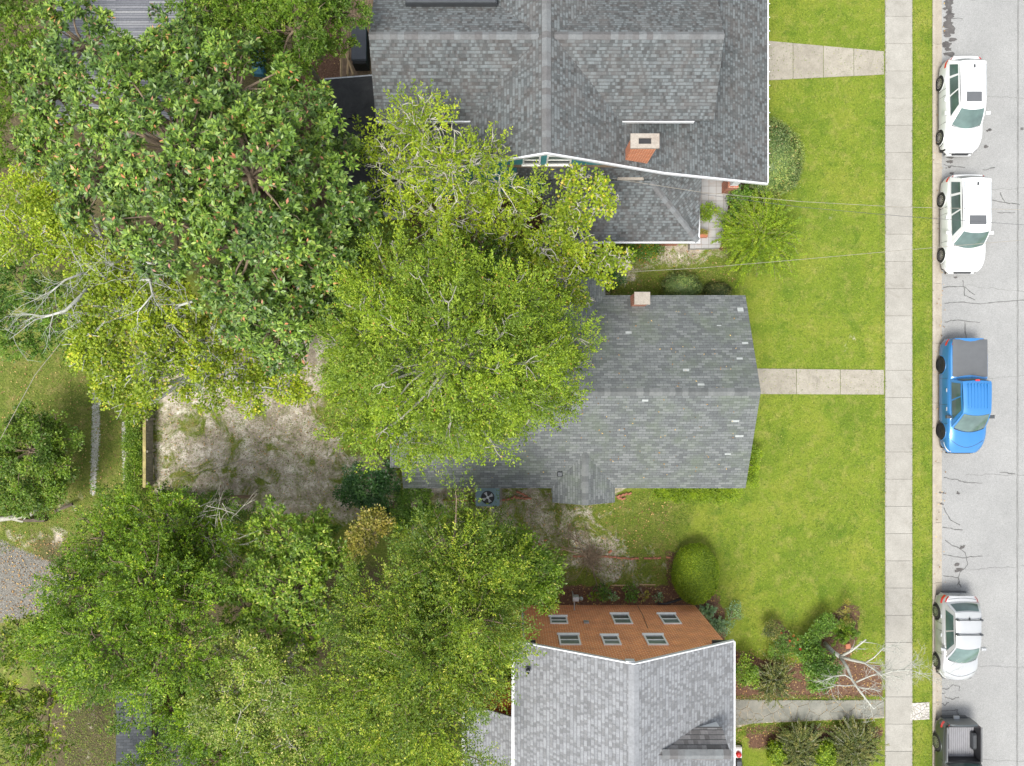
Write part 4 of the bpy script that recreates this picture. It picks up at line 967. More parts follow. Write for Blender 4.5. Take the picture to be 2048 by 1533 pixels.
def crown(rng, lobes, mat, kind, L, W, k, slen, lai, parent, csize=.85, rag=.35, core=False, name='crown', flatk=.6, lower=-.15, plume=1.0):
    global NLEAF
    Vs, Rs, Ts = [], [], []; tips = []
    for (u, v, z, r) in lobes:
        cx, cy, cz = P(u, v, z); R = r * mpp(z); rz = R * flatk
        cs = min(csize, R * .6)
        nc = max(3, int(3.1 * (R / cs) ** 2 * .62))
        i = np.arange(nc) + .5; cz_ = 1 - (1 - lower) * i / nc; phi = i * 2.39996 + rng.uniform(0, 6)
        sr = np.sqrt(np.maximum(0, 1 - cz_ ** 2)); dirs = np.stack([sr * np.cos(phi), sr * np.sin(phi), cz_], 1) + rng.normal(size=(nc, 3)) * .14
        rad = (1 - rng.uniform(0, rag, nc)) * (1 - .35 * cs / R)
        cc = np.array([cx, cy, cz]) + dirs * rad[:, None] * np.array([R, R, rz])
        crs = cs * rng.uniform(.45, 1.1, nc)
        area = math.pi * R * R; nl = int(lai * area / (L * W * .5)); ns = max(4, nl // k)
        w_ = crs ** 2; w_ /= w_.sum(); ci = rng.choice(nc, ns, p=w_)
        q = unit(rng.normal(size=(ns, 3))); q[:, 2] = np.abs(q[:, 2]) * .9 - .25; q = unit(q)
        rr = rng.uniform(.25, 1.0, ns) ** .6
        off = q * rr[:, None] * crs[ci][:, None]; off[:, 2] *= .75
        outd = unit(cc[ci] - np.array([cx, cy, cz - R * .5]))
        if plume != 1.0:
            pd = unit(outd * np.array([1, 1, .35]) + rng.normal(size=(nc, 3))[ci] * .35); al = (off * pd).sum(1, keepdims=True); off = (off - pd * al) * (1 / plume ** .6) * np.clip(1.15 - al / crs[ci][:, None] * .5, .4, 1.5) + pd * al * plume; outd = pd
        C = cc[ci] + off
        A = unit(outd * .8 + q * .7 + rng.normal(size=(ns, 3)) * .3 + np.array([0, 0, .15 if kind != 'rosette' else 1.3]))
        ct = rng.uniform(0, 1, nc); tint = np.clip(ct[ci] + rng.normal(size=ns) * .15, 0, 1)
        a, b_, c_ = spray_leaves(rng, C, A, tint, k, slen, L, W, kind)
        Vs.append(a); Rs.append(b_); Ts.append(c_)
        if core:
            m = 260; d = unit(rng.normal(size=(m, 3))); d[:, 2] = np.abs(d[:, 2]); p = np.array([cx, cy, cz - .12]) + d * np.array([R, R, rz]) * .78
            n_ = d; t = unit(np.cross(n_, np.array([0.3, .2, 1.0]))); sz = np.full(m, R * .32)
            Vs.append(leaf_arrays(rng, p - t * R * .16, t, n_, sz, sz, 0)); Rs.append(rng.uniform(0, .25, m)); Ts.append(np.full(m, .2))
        tips.append((np.array([cx, cy, cz]), R, rz, cc, crs))
    NLEAF += sum(len(r) for r in Rs)
    return leafmesh(name, Vs, Rs, Ts, mat, parent), tips
def curve(p, q, n, bend, rng):
    p, q = np.array(p, float), np.array(q, float); o = rng.normal(size=3) * bend; return [tuple(p + (q - p) * t + o * math.sin(t * math.pi) + rng.normal(size=3) * bend * .15 * (0 < t < 1)) for t in [i / n for i in range(n + 1)]]
def limbs(rng, b, base, tips, r0, twigs, twig_r=.014, lift=.35):
    base = np.array(base, float)
    hub = np.mean([t[0] for t in tips], axis=0); hub = base + (hub - base) * .55; hub[:2] = base[:2] + (hub[:2] - base[:2]) * .4
    b.tube(curve(base, hub, 5, .12, rng), [r0 * (1.15 - .1 * i) for i in range(6)], 9)
    for c, R, rz, cc, crs in tips:
        e = c - np.array([0, 0, rz * .35]); b.tube(curve(hub, e, 5, .25, rng), [r0 * x for x in (.62, .55, .48, .42, .36, .3)], 7)
        sel = range(len(cc)) if len(cc) < 40 else rng.choice(len(cc), 40, replace=False)
        for j in sel:
            s = e + (c - e) * rng.uniform(0, 1.2); m = cc[j]; b.tube(curve(s, m, 4, .12, rng), [r0 * .26, r0 * .2, r0 * .15, r0 * .1, r0 * .07], 5, False)
            for q in range(twigs):
                d = unit(rng.normal(size=(1, 3)) * .8 + (m - c)[None] / (np.linalg.norm(m - c) + .01))[0]; d[2] = abs(d[2]) * .6 + .1
                tq = m + d * crs[j] * rng.uniform(.7, 1.25); b.tube(curve(m, tq, 3, .06, rng), [twig_r * 1.3, twig_r, twig_r * .8, twig_r * .5], 4, False)
def tree(name, label, cat, lobes, mat, kind='spray', L=.12, W=.055, k=12, slen=.5, lai=2.6, r0=.2, bark='bark_brown', twigs=2, base=None, group='garden trees', seed=1, csize=.85, rag=.35, twig_r=.014, flatk=.6, **kw):
    rng = np.random.default_rng(seed)
    if base is None:
        pts = [P(u, v, z) for u, v, z, r in lobes]; base = (sum(p[0] for p in pts) / len(pts), sum(p[1] for p in pts) / len(pts))
    root = empty(name, (base[0], base[1], 0), label, cat, group)
    o, tips = crown(rng, lobes, M[mat], kind, L, W, k, slen, lai, root, csize, rag, flatk=flatk, name='crown' if 'tree' in name or 'magnolia' in name else 'foliage', **kw)
    b = MB(); limbs(rng, b, (base[0], base[1], 0), tips, r0, twigs, twig_r)
    rel(b.build('trunk' if r0 > .05 else 'stem', M[bark], None, True), root)
    return root, tips
T = tree
# big magnolia, upper left
T('magnolia_tree', 'broad dark glossy magnolia with coppery leaf undersides filling the upper left', 'tree',
  [(170, 90, 8.5, 95), (110, 190, 8, 85), (250, 180, 9.5, 110), (380, 150, 9.5, 90), (470, 190, 9.5, 110), (590, 260, 9, 95), (350, 300, 11, 150), (200, 330, 9.5, 120), (500, 350, 11, 140), (640, 390, 9, 105), (330, 430, 10, 130), (500, 480, 10.5, 130), (620, 500, 9, 100), (560, 620, 8.5, 105), (650, 600, 8, 70), (480, 590, 9, 90), (90, 280, 7.5, 60), (710, 460, 7.5, 60), (575, 165, 8, 22), (640, 200, 7, 22), (650, 240, 7, 26), (690, 290, 7, 30), (745, 440, 6.5, 24), (725, 400, 7, 28), (330, 100, 8, 30), (60, 150, 7.5, 40), (735, 305, 6.5, 18), (560, 680, 7, 60), (360, 60, 8, 55)],
  'l_magnolia', 'rosette', .2, .08, 9, .1, 2.8, .3, 'bark_brown', 1, seed=11, csize=.6, rag=.28, twig_r=.012, flatk=.62)
T('oak_tree', 'dense dark green fine-leaved oak at the top edge left of the bungalow', 'tree',
  [(480, 40, 7.5, 95), (590, 60, 8, 95), (660, 20, 7.5, 75), (420, 10, 7.5, 60), (560, 110, 7, 55), (540, -30, 8, 80), (640, 100, 6.5, 40)],
  'l_oak', 'spray', .1, .05, 16, .45, 2.7, .25, 'bark_brown', 2, seed=12, csize=.65, plume=1.7)
T('ash_tree', 'loose lime green tree with pale twigs leaning over the bungalow roof', 'tree',
  [(845, 270, 8, 75), (800, 240, 7.5, 40), (860, 225, 8, 38), (900, 330, 8.3, 85), (800, 360, 7.5, 80), (960, 310, 7.5, 45), (1000, 370, 7.5, 60), (995, 300, 7, 20), (1040, 425, 6.8, 52), (1010, 470, 6.5, 48), (880, 430, 7.5, 95), (780, 310, 7, 55), (1060, 390, 7, 45), (950, 440, 7, 70), (740, 300, 6.5, 35)],
  'l_lime', 'spray', .12, .05, 16, .7, .95, .15, 'bark_pale', 3, seed=13, csize=.45, plume=1.7, rag=.55, twig_r=.017)
T('maple_tree', 'yellow-green maple with finger-like sprays beside the side room roof', 'tree',
  [(1150, 400, 7, 42), (1190, 380, 7.2, 30), (1200, 420, 7, 28), (1120, 440, 6.8, 42), (1085, 500, 6.8, 52), (1150, 500, 6.8, 42), (1210, 515, 6.3, 28), (1130, 555, 6.5, 50), (1120, 600, 6, 40), (1060, 560, 6.5, 50), (1240, 520, 6.2, 18), (1250, 530, 6.2, 12), (1165, 600, 6, 22), (1205, 535, 6, 30), (1220, 395, 7, 18), (1160, 350, 7, 18)],
  'l_yellow', 'cluster', .12, .095, 14, .42, 2.0, .14, 'bark_pale', 3, seed=14, csize=.42, plume=1.5, rag=.3, twig_r=.016, base=P(1085, 505)[:2])
T('elm_tree', 'large light green tree with pale twigs spreading over the rear of the main house', 'tree',
  [(900, 720, 11, 180), (760, 650, 10, 115), (720, 760, 9.5, 95), (790, 835, 9.5, 92), (920, 815, 10, 105), (1040, 760, 10, 105), (1090, 690, 9, 75), (1000, 620, 10, 100), (880, 580, 10, 100), (780, 560, 9, 85), (1115, 780, 8.5, 52), (1050, 825, 8.5, 48), (720, 850, 8, 55), (900, 885, 8, 40), (840, 885, 8, 36), (960, 880, 8, 34), (700, 700, 8.5, 70), (1150, 710, 8, 38), (1110, 660, 8, 40), (1000, 850, 8, 40)],
  'l_central', 'spray', .1, .044, 18, .8, 2.3, .3, 'bark_grey', 3, seed=15, csize=.65, plume=1.8, rag=.6, twig_r=.02)
T('elm_tree', 'mid green tree between the magnolia and the ash, above the large light green one', 'tree',
  [(720, 520, 7.5, 80), (640, 560, 6.5, 60), (860, 510, 7, 70), (960, 530, 6.5, 70), (690, 610, 7, 60), (1000, 500, 6, 45)],
  'l_oak', 'spray', .11, .05, 14, .5, 2.2, .15, 'bark_brown', 2, seed=16, plume=1.7)
T('yellow_tree', 'yellowing tree with small leaves in the middle of the left side', 'tree',
  [(240, 620, 8, 100), (200, 700, 7.5, 75), (290, 720, 7.5, 95), (340, 620, 8, 90), (400, 690, 7.2, 75), (280, 790, 6.5, 50), (220, 770, 6.5, 55), (440, 760, 6.5, 55), (520, 780, 6, 50), (580, 770, 6, 42), (480, 700, 6.5, 50), (170, 640, 7, 50), (380, 780, 5.5, 30), (288, 815, 5, 22), (600, 790, 5.5, 26), (540, 740, 6, 40)],
  'l_yellow', 'cluster', .11, .085, 14, .42, 2.0, .22, 'bark_lichen', 3, seed=17, csize=.55, rag=.45, twig_r=.017)
T('yellow_tree', 'olive yellow tree above the bare white branches at the left edge', 'tree',
  [(60, 470, 7.5, 75), (140, 480, 7.5, 75), (190, 530, 7.5, 65), (60, 380, 6.5, 60), (100, 420, 6.5, 60), (20, 440, 6.5, 50), (130, 350, 6, 45), (215, 505, 8, 35), (230, 570, 7, 50)],
  'l_lime', 'cluster', .1, .075, 14, .45, 1.7, .16, 'bark_pale', 3, seed=18, csize=.55, rag=.5)
T('edge_tree', 'loose olive green tree in the top left corner of the photo', 'tree',
  [(30, 60, 6, 75), (10, 180, 5, 75), (60, 120, 5, 50), (30, 290, 4.5, 60), (20, -20, 6, 70)],
  'l_oak', 'spray', .13, .06, 12, .5, 1.9, .14, 'bark_brown', 2, seed=19, csize=.7)
T('young_tree', 'dark green thicket tree below the white branches at the left edge', 'tree',
  [(40, 560, 4, 60), (110, 610, 3.5, 55), (20, 640, 3.5, 55), (60, 690, 3, 45), (130, 670, 3, 40)],
  'l_green', 'spray', .12, .06, 12, .4, 1.9, .1, 'bark_brown', 1, seed=20, csize=.6)
T('laurel_tree', 'rounded mixed green tree by the fallen log at the left edge', 'tree',
  [(60, 900, 2.8, 80), (110, 930, 2.4, 50), (50, 980, 2.4, 60), (110, 870, 2.4, 40), (0, 930, 2.4, 60), (100, 1000, 2, 36), (60, 850, 2.4, 45), (115, 960, 2.0, 34)],
  'l_oak', 'cluster', .11, .07, 14, .4, 2.4, .12, 'bark_brown', 2, seed=21, csize=.5, lower=-.4, base=P(100, 925)[:2])
T('elm_tree', 'wide mid green tree over the sheds at the lower left', 'tree',
  [(220, 1080, 6.5, 90), (330, 1060, 6.5, 95), (180, 1190, 7, 95), (300, 1180, 8, 115), (120, 1270, 6.5, 75), (230, 1290, 8, 105), (340, 1290, 8, 95), (170, 1340, 6.5, 60), (270, 1370, 7, 60), (420, 1085, 6, 70), (390, 1035, 5, 42), (330, 1010, 4.5, 32), (250, 1020, 5, 42), (380, 1160, 7, 85)],
  'l_mid', 'spray', .095, .05, 16, .6, 2.2, .25, 'bark_brown', 2, seed=22, csize=.55, plume=1.7, rag=.5)
T('bramble_tree', 'scrubby tree with brown arching branches in the bottom left corner', 'tree',
  [(40, 1290, 5, 65), (50, 1440, 4.5, 75), (90, 1490, 4, 50), (20, 1380, 4.5, 55), (100, 1380, 4, 40), (40, 1540, 4, 60)],
  'l_feather', 'spray', .14, .065, 11, .5, 1.35, .1, 'bark_brown', 5, seed=23, csize=.6, rag=.6, twig_r=.022)
T('loquat_tree', 'glossy green tree with thick leaf clumps below the sandy yard', 'tree',
  [(560, 1070, 6, 70), (620, 1110, 6.5, 75), (530, 1150, 6.5, 70), (640, 1055, 5.5, 42), (590, 1190, 7, 75), (520, 1075, 5.5, 40), (680, 1150, 6, 55), (490, 1220, 6.5, 60), (540, 1260, 7, 60), (620, 1250, 7, 60)],
  'l_bright', 'rosette', .15, .06, 9, .15, 2.2, .16, 'bark_brown', 1, seed=24, csize=.45)
T('golden_tree', 'small golden brown tree among the green ones below the main house', 'tree',
  [(735, 1060, 6.5, 42), (760, 1045, 6.5, 26), (720, 1085, 6.3, 30), (740, 1035, 6.5, 25)],
  'l_gold', 'cluster', .1, .06, 12, .35, 1.8, .07, 'bark_brown', 2, seed=25, csize=.35, rag=.5)
T('willow_oak', 'big feathery dark green tree with yellow tips left of the brick house', 'tree',
  [(900, 1120, 8.5, 110), (830, 1220, 9, 110), (930, 1230, 9.5, 115), (860, 1330, 9.5, 110), (960, 1320, 9, 85), (780, 1330, 9, 90), (850, 1440, 9, 105), (760, 1450, 8.5, 95), (980, 1140, 7.5, 75), (865, 1075, 6.5, 55), (985, 1225, 8, 42), (900, 1520, 8, 70), (700, 1390, 8.5, 90), (985, 1370, 8, 30), (820, 1540, 8.5, 80), (970, 1060, 5.5, 40), (730, 1240, 8, 80), (925, 1400, 8, 45), (1000, 1300, 8, 22)],
  'l_feather', 'spray', .09, .04, 26, 1.15, 2.2, .3, 'bark_brown', 2, seed=26, csize=.6, plume=1.7, rag=.55, flatk=.75)
T('privet_tree', 'tree with cream flower tips at the bottom between two green trees', 'tree',
  [(460, 1390, 7.5, 85), (540, 1350, 8, 85), (430, 1290, 7.5, 60), (500, 1450, 7, 70), (610, 1400, 7.5, 70), (420, 1420, 7, 50), (580, 1480, 7, 70)],
  'l_cream', 'cluster', .1, .05, 14, .36, 2.2, .18, 'bark_pale', 2, seed=27, csize=.5, plume=1.4)
T('glossy_tree', 'deep green tree at the very bottom beside the dark shed roofs', 'tree',
  [(400, 1450, 5.5, 65), (440, 1510, 5.5, 70), (350, 1420, 5, 45), (330, 1500, 4.2, 42), (650, 1500, 6.5, 90), (540, 1540, 6, 80), (280, 1540, 4, 45), (700, 1480, 6.5, 60)],
  'l_mid', 'spray', .11, .05, 14, .5, 2.2, .14, 'bark_brown', 1, seed=28, csize=.45, plume=1.7, rag=.45)
T('camphor_tree', 'bright rounded green tree against the corner of the brick house', 'tree',
  [(1060, 1120, 5.5, 52), (1085, 1160, 5.2, 45), (1035, 1175, 5.5, 42), (1020, 1090, 5.5, 45), (1095, 1130, 5, 30), (1085, 1190, 4.5, 30), (1010, 1150, 5.8, 50)],
  'l_bright', 'cluster', .12, .065, 14, .4, 2.6, .13, 'bark_brown', 1, seed=29, csize=.42, rag=.25)
def clipped(name, label, u, v, z, rx, ry, rz, mat, n, L, W, rough=.03, seed=1, cat='bush', group='garden shrubs', lump=0.0):
    """dense shrub: leaves standing all over a closed lumpy dome"""
    rng = np.random.default_rng(seed); cx, cy, cz = P(u, v, z); root = empty(name, (cx, cy, 0), label, cat, group)
    m_ = mpp(z); d = unit(rng.normal(size=(n, 3))); d[:, 2] = np.abs(d[:, 2]) - .25 * (rng.uniform(0, 1, n) < .3); d = unit(d)
    def lf(d): return 1 + lump * (np.sin(d[:, 0] * 5 + seed) * np.cos(d[:, 1] * 6 + 1) * .5 + np.sin(d[:, 0] * 11 + 2) * np.sin(d[:, 1] * 12 + d[:, 2] * 9) * .5)
    S = np.array([rx * m_, ry * m_, rz]); p = np.array([cx, cy, cz]) + d * S * (lf(d) * (1 + rng.normal(size=n) * rough - rough))[:, None]
    nn = unit(d / S * S.min() + rng.normal(size=(n, 3)) * .35); t = rng.normal(size=(n, 3)); t = unit(t - nn * (t * nn).sum(1, keepdims=True)); t = unit(t + nn * .35)
    s = rng.uniform(.7, 1.3, n); V = leaf_arrays(rng, p, t, nn, L * s, W * s)
    ti = np.clip(.5 + .5 * np.sin(d[:, 0] * 4 + seed) * np.cos(d[:, 1] * 3 + 2) + rng.normal(size=n) * .2, 0, 1)
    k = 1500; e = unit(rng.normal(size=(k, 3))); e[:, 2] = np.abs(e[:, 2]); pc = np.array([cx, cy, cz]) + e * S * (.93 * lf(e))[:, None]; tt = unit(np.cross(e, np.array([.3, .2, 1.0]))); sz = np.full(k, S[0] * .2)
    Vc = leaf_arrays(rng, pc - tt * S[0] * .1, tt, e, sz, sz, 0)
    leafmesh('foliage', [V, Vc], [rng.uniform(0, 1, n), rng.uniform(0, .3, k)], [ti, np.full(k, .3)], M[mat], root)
    b = MB(); b.tube([(cx, cy, 0), (cx, cy, cz + rz * .4)], .05, 6); rel(b.build('stem', M['bark_brown']), root)
def bush(name, label, lobes, mat, cat='shrub', group='garden shrubs', **kw):
    a = dict(kind='cluster', L=.075, W=.04, k=12, slen=.3, lai=3.0, r0=.03, bark='bark_brown', twigs=0, csize=.3, rag=.2, flatk=.75, lower=0.0); a.update(kw)
    return T(name, label, cat, lobes, mat, group=group, **a)
bush('shrub', 'dark green shrub tucked at the rear corner of the main house', [(730, 970, 2.5, 45), (770, 960, 2.4, 32), (700, 985, 2.2, 32), (750, 1010, 2.2, 30)], 'l_dark', seed=40, L=.11, W=.06)
bush('shrub', 'mid green shrub below the air conditioner, left of it', [(830, 1005, 2.2, 36), (860, 1030, 2.2, 34), (800, 1030, 2.0, 30)], 'l_green', seed=41, L=.12, W=.055)
bush('shrub', 'wispy yellow-green shrub by the tall feathery tree', [(905, 1040, 3, 42), (950, 1040, 3, 30)], 'l_feather', seed=42, lai=1.5, rag=.5)
bush('shrub', 'green thicket above the golden tree, left of the dark corner shrub', [(440, 1005, 2, 26), (490, 1035, 2.4, 34), (400, 1020, 2.2, 30), (380, 1000, 2, 20)], 'l_green', seed=43, L=.1, W=.055, lai=1.6)
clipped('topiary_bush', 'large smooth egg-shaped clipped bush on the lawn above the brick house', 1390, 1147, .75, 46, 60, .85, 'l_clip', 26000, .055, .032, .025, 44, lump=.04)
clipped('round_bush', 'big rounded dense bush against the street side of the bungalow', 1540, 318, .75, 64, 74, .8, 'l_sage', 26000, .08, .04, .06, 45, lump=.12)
def fountain(name, label, u, v, R, Hh, n, mat, seed, k=26, L=.085, W=.028, cat='shrub', group='garden shrubs', stemm='bark_brown', sx=1.0):
    rng = np.random.default_rng(seed); cx, cy, _ = P(u, v, Hh); root = empty(name, (cx, cy, 0), label, cat, group)
    a = rng.uniform(0, 2 * math.pi, n); rr = R * rng.uniform(.25, 1.1, n) ** .7; hh = Hh * rng.uniform(.7, 1.15, n)
    C, A, Tn = [], [], []; b = MB(); tn = rng.uniform(0, 1, n)
    oo = rng.normal(size=(n, 2)) * R * .17
    for i in range(n):
        pts = []
        for s in np.linspace(0, 1, 8):
            z = hh[i] * math.sin(min(1, s * 1.1) * math.pi * .72) ** .8 if s > 0 else 0; ad = a[i] + .3 * (s - .5) * math.sin(i * 1.7)
            pts.append(np.array([cx + oo[i, 0] + sx * math.cos(ad) * rr[i] * s, cy + oo[i, 1] + math.sin(ad) * rr[i] * s, z]))
        if i % 3 == 0: b.tube([tuple(p) for p in pts], [.012] * 4 + [.007] * 4, 4, False)
        for p, p2 in zip(pts[1:-1], pts[2:]): C.append(p); A.append((p2 - p) / (np.linalg.norm(p2 - p) + 1e-6)); Tn.append(tn[i])
    V, r_, ti = spray_leaves(rng, np.array(C), np.array(A), np.array(Tn), k, R / 6.5, L, W, 'spray')
    leafmesh('foliage', [V], [r_], [ti], M[mat], root); rel(b.build('stem', M[stemm], None, True), root)
fountain('arching_shrub', 'feathery fountain-like shrub spreading over the lawn by the patio', 1524, 468, 1.95, 1.5, 520, 'l_clip', 46)
bush('leafy_shrub', 'dark leafy shrub under the porch corner beside the patio', [(1480, 400, .9, 26), (1465, 440, .8, 22), (1470, 475, .7, 22)], 'l_green', seed=47, L=.1, W=.06)
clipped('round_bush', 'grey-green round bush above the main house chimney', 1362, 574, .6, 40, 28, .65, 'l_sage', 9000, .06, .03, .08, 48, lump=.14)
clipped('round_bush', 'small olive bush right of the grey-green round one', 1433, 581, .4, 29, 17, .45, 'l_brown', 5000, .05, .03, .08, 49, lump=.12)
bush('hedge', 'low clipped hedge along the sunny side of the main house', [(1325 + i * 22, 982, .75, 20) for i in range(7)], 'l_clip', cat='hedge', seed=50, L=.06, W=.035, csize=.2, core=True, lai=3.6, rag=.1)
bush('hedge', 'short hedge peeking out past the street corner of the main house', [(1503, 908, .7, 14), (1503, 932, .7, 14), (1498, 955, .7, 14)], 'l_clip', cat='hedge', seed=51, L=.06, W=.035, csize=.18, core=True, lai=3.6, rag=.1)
bush('azalea_bed', 'orange speckled azaleas along the side room wall', [(1200 + i * 20, 497 + (i % 2) * 6, .8, 22) for i in range(6)], 'l_azalea', cat='shrub', seed=52, L=.07, W=.045, csize=.25, lai=2.6)
bush('shrub', 'little dark shrub at the inner corner of the main house roof', [(1228, 556, .9, 16), (1222, 545, .9, 12)], 'l_dark', seed=53)
bush('ivy', 'ivy thickly covering the far side of the wooden fence', [(268, 850 + i * 17, .6, 17) for i in range(9)] + [(270, 835, .6, 12)], 'l_bright', cat='ivy', seed=54, L=.06, W=.05, csize=.22, lai=3.2)
bush('patio_shrub', 'leafy green shrub growing in the patio notch', [(1407, 422, 1.0, 12), (1422, 424, 1.0, 13), (1408, 434, .9, 9)], 'l_clip', cat='plant', seed=55, L=.08, W=.05, csize=.16)
bush('bright_shrub', 'bright green shrub beside the flagstone path next to the brick house', [(1485, 1340, .9, 26), (1500, 1350, .8, 18)], 'l_bright', seed=56, L=.09, W=.05)
fountain('bronze_shrub', 'dark bronze-tipped shrub above the flagstone path', 1548, 1362, 1.15, .8, 150, 'l_brown', 57, 18, .08, .03, stemm='bark_pale')
bush('leafy_shrub', 'lush green shrub under the pale dead limbs', [(1625, 1320, 1.1, 30), (1650, 1335, 1.1, 32), (1635, 1360, .9, 26), (1620, 1290, .8, 20)], 'l_green', seed=58, L=.12, W=.06)
fountain('fern_shrub', 'light green fern-like shrub just above the pale dead limbs', 1692, 1266, .7, .7, 60, 'l_bright', 59, 24, .1, .035)
bush('leafy_shrub', 'blue-green shrub left of the fern-like one', [(1632, 1262, .8, 20), (1650, 1245, .7, 18)], 'l_green', seed=60)
bush('grass_clump', 'reddish feathery clump at the top of the street-side bed', [(1694, 1225, .6, 18), (1680, 1232, .5, 14)], 'l_gold', seed=61, kind='spray', L=.14, W=.02, slen=.4, k=16, lai=1)
bush('burgundy_shrub', 'small wine-brown shrub on the lawn above the roses', [(1546, 1257, .7, 15), (1540, 1268, .6, 10)], 'l_brown', seed=62)
ro_, rt = bush('rose_bush', 'low rose bush with red blooms on the lawn', [(1572, 1282, .6, 24), (1555, 1300, .5, 18), (1590, 1295, .4, 14)], 'l_green', seed=63, lai=1.6)
b = MB()
for (u, v_) in ((1562, 1267), (1587, 1271), (1579, 1282), (1588, 1285), (1586, 1291), (1600, 1298), (1594, 1278)):
    x, y, z = P(u, v_, .8)
    for k in range(6): a = k * 1.05; b.face([(x, y, z + .03), (x + .07 * math.cos(a), y + .07 * math.sin(a), z + .05), (x + .07 * math.cos(a + 1), y + .07 * math.sin(a + 1), z + .03)])
rel(b.build('bloom', M['flower_red']), ro_)
fountain('spiky_plant', 'spiky silvery green plant nearest the clipped egg-shaped bush', 1416, 1222, .38, .4, 40, 'l_blue', 64, 10, .1, .03, 'plant')
fountain('spiky_plant', 'spiky silvery plant nearer the brick house roof corner', 1436, 1250, .42, .4, 44, 'l_blue', 65, 10, .1, .03, 'plant')
bush('pale_groundcover', 'soft pale blue-green clumps at the lawn edge beside the brick house', [(1470, 1215, .3, 13), (1462, 1240, .3, 12), (1448, 1262, .3, 12), (1474, 1228, .3, 8)], 'l_blue', cat='plant', seed=66, lai=1.0)
for i, (u, v_, r, mt, lb) in enumerate([(1182, 1190, 5, 'l_clip', 'tiny lime plant nearest the electric meter'), (1207, 1184, 14, 'l_green', 'dark leafy hydrangea left in the mulch bed'), (1228, 1192, 9, 'l_blue', 'pale hosta between the two hydrangeas'), (1262, 1186, 14, 'l_green', 'dark leafy hydrangea in the middle of the mulch bed'), (1288, 1192, 8, 'l_gold', 'tan hydrangea right of the middle one'), (1316, 1194, 8, 'l_blue', 'pale hosta alone at the right of the mulch bed')]):
    bush('bedding_plant', lb, [(u, v_, .4, r)] + ([(u + 5, v_ + 8, .4, r * .6), (u - 4, v_ - 8, .4, r * .5)] if r > 10 else []), mt, cat='plant', group='plants in the mulch bed', seed=70 + i, L=.13, W=.07, csize=.15, lai=2)
clipped('lime_shrub', 'lime yellow shrub below the flagstone path, left one', 1551, 1504, .4, 18, 22, .45, 'l_clip', 3500, .08, .05, .12, 80, 'shrub', 'shrubs below the path', .3)
clipped('lime_shrub', 'lime yellow shrub between the two spreading junipers', 1648, 1507, .4, 22, 26, .45, 'l_clip', 4500, .08, .05, .12, 81, 'shrub', 'shrubs below the path', .3)
fountain('juniper', 'spreading olive juniper between the two lime shrubs', 1600, 1500, 1.25, .6, 300, 'l_brown', 82, 22, .08, .03, stemm='bark_pale', group='shrubs below the path')
fountain('juniper', 'spreading olive juniper next to the sidewalk', 1712, 1502, 1.4, .6, 320, 'l_brown', 83, 22, .08, .03, stemm='bark_pale', group='shrubs below the path')

# bare trees and branches
def branch(rng, b, p, d, L, r, depth, spread=.6, droop=0.0, nseg=4, kids=3):
    pts = [np.array(p, float)]; d = np.array(d, float); d /= np.linalg.norm(d)
    for i in range(nseg):
        d = d + rng.normal(size=3) * .13; d[2] -= droop; d /= np.linalg.norm(d); pts.append(pts[-1] + d * L / nseg)
    rad = [r * (1 - .6 * i / nseg) for i in range(nseg + 1)]; b.tube([tuple(q) for q in pts], rad, 6 if r > .03 else 4, False)
    if depth == 0: return
    for k in range(kids):
        t = rng.uniform(.35, 1.0); i = min(nseg - 1, int(t * nseg)); q = pts[i] + (pts[i + 1] - pts[i]) * (t * nseg - i)
        e = d + rng.normal(size=3) * spread; e[2] = e[2] * .6; branch(rng, b, q, e, L * rng.uniform(.45, .7), max(.006, r * .45), depth - 1, spread, droop, nseg, kids)
def poly_branch(rng, b, pts, r0, r1, side, sl, depth=1, spread=.7, kids=3):
    W_ = [np.array(P(*p)) for p in pts]; n = len(W_); b.tube([tuple(q) for q in W_], [r0 + (r1 - r0) * i / (n - 1) for i in range(n)], 7)
    for k in range(side):
        t = rng.uniform(.3, 1) * (n - 1); i = min(n - 2, int(t)); q = W_[i] + (W_[i + 1] - W_[i]) * (t - i); d = (W_[i + 1] - W_[i]); d = d / np.linalg.norm(d)
        branch(rng, b, q, d + rng.normal(size=3) * spread, sl * rng.uniform(.6, 1.3), max(.012, r1 * .7), depth, spread, 0, 4, kids)
rng = np.random.default_rng(5)
e = empty('dead_tree', (*P(1655, 1293)[:2], 0), 'bare pale lichen-covered tree leaning over the sidewalk', 'tree', 'bare trees')
b = MB()
poly_branch(rng, b, [(1650, 1288, .1), (1657, 1296, .6), (1668, 1306, 1.2), (1680, 1313, 1.7)], .13, .1, 0, 1)
poly_branch(rng, b, [(1680, 1313, 1.7), (1700, 1303, 2.2), (1715, 1292, 2.5), (1732, 1279, 2.8)], .07, .03, 5, .5, 1, .8, 2)
poly_branch(rng, b, [(1680, 1313, 1.7), (1704, 1320, 2.3), (1730, 1326, 2.8), (1752, 1341, 3.2), (1765, 1352, 3.4)], .08, .03, 5, 1.0, 2, .5)
poly_branch(rng, b, [(1730, 1326, 2.8), (1748, 1315, 3.1), (1765, 1298, 3.3), (1785, 1290, 3.4)], .035, .012, 10, .7, 1, .7)
poly_branch(rng, b, [(1762, 1350, 3.4), (1785, 1342, 3.6), (1820, 1340, 3.8), (1848, 1348, 3.9)], .025, .01, 14, .9, 2, .6)
poly_branch(rng, b, [(1680, 1313, 1.7), (1695, 1336, 2.2), (1703, 1358, 2.6), (1718, 1380, 2.9), (1735, 1402, 3.1), (1748, 1418, 3.2)], .085, .025, 9, .7, 2, .8)
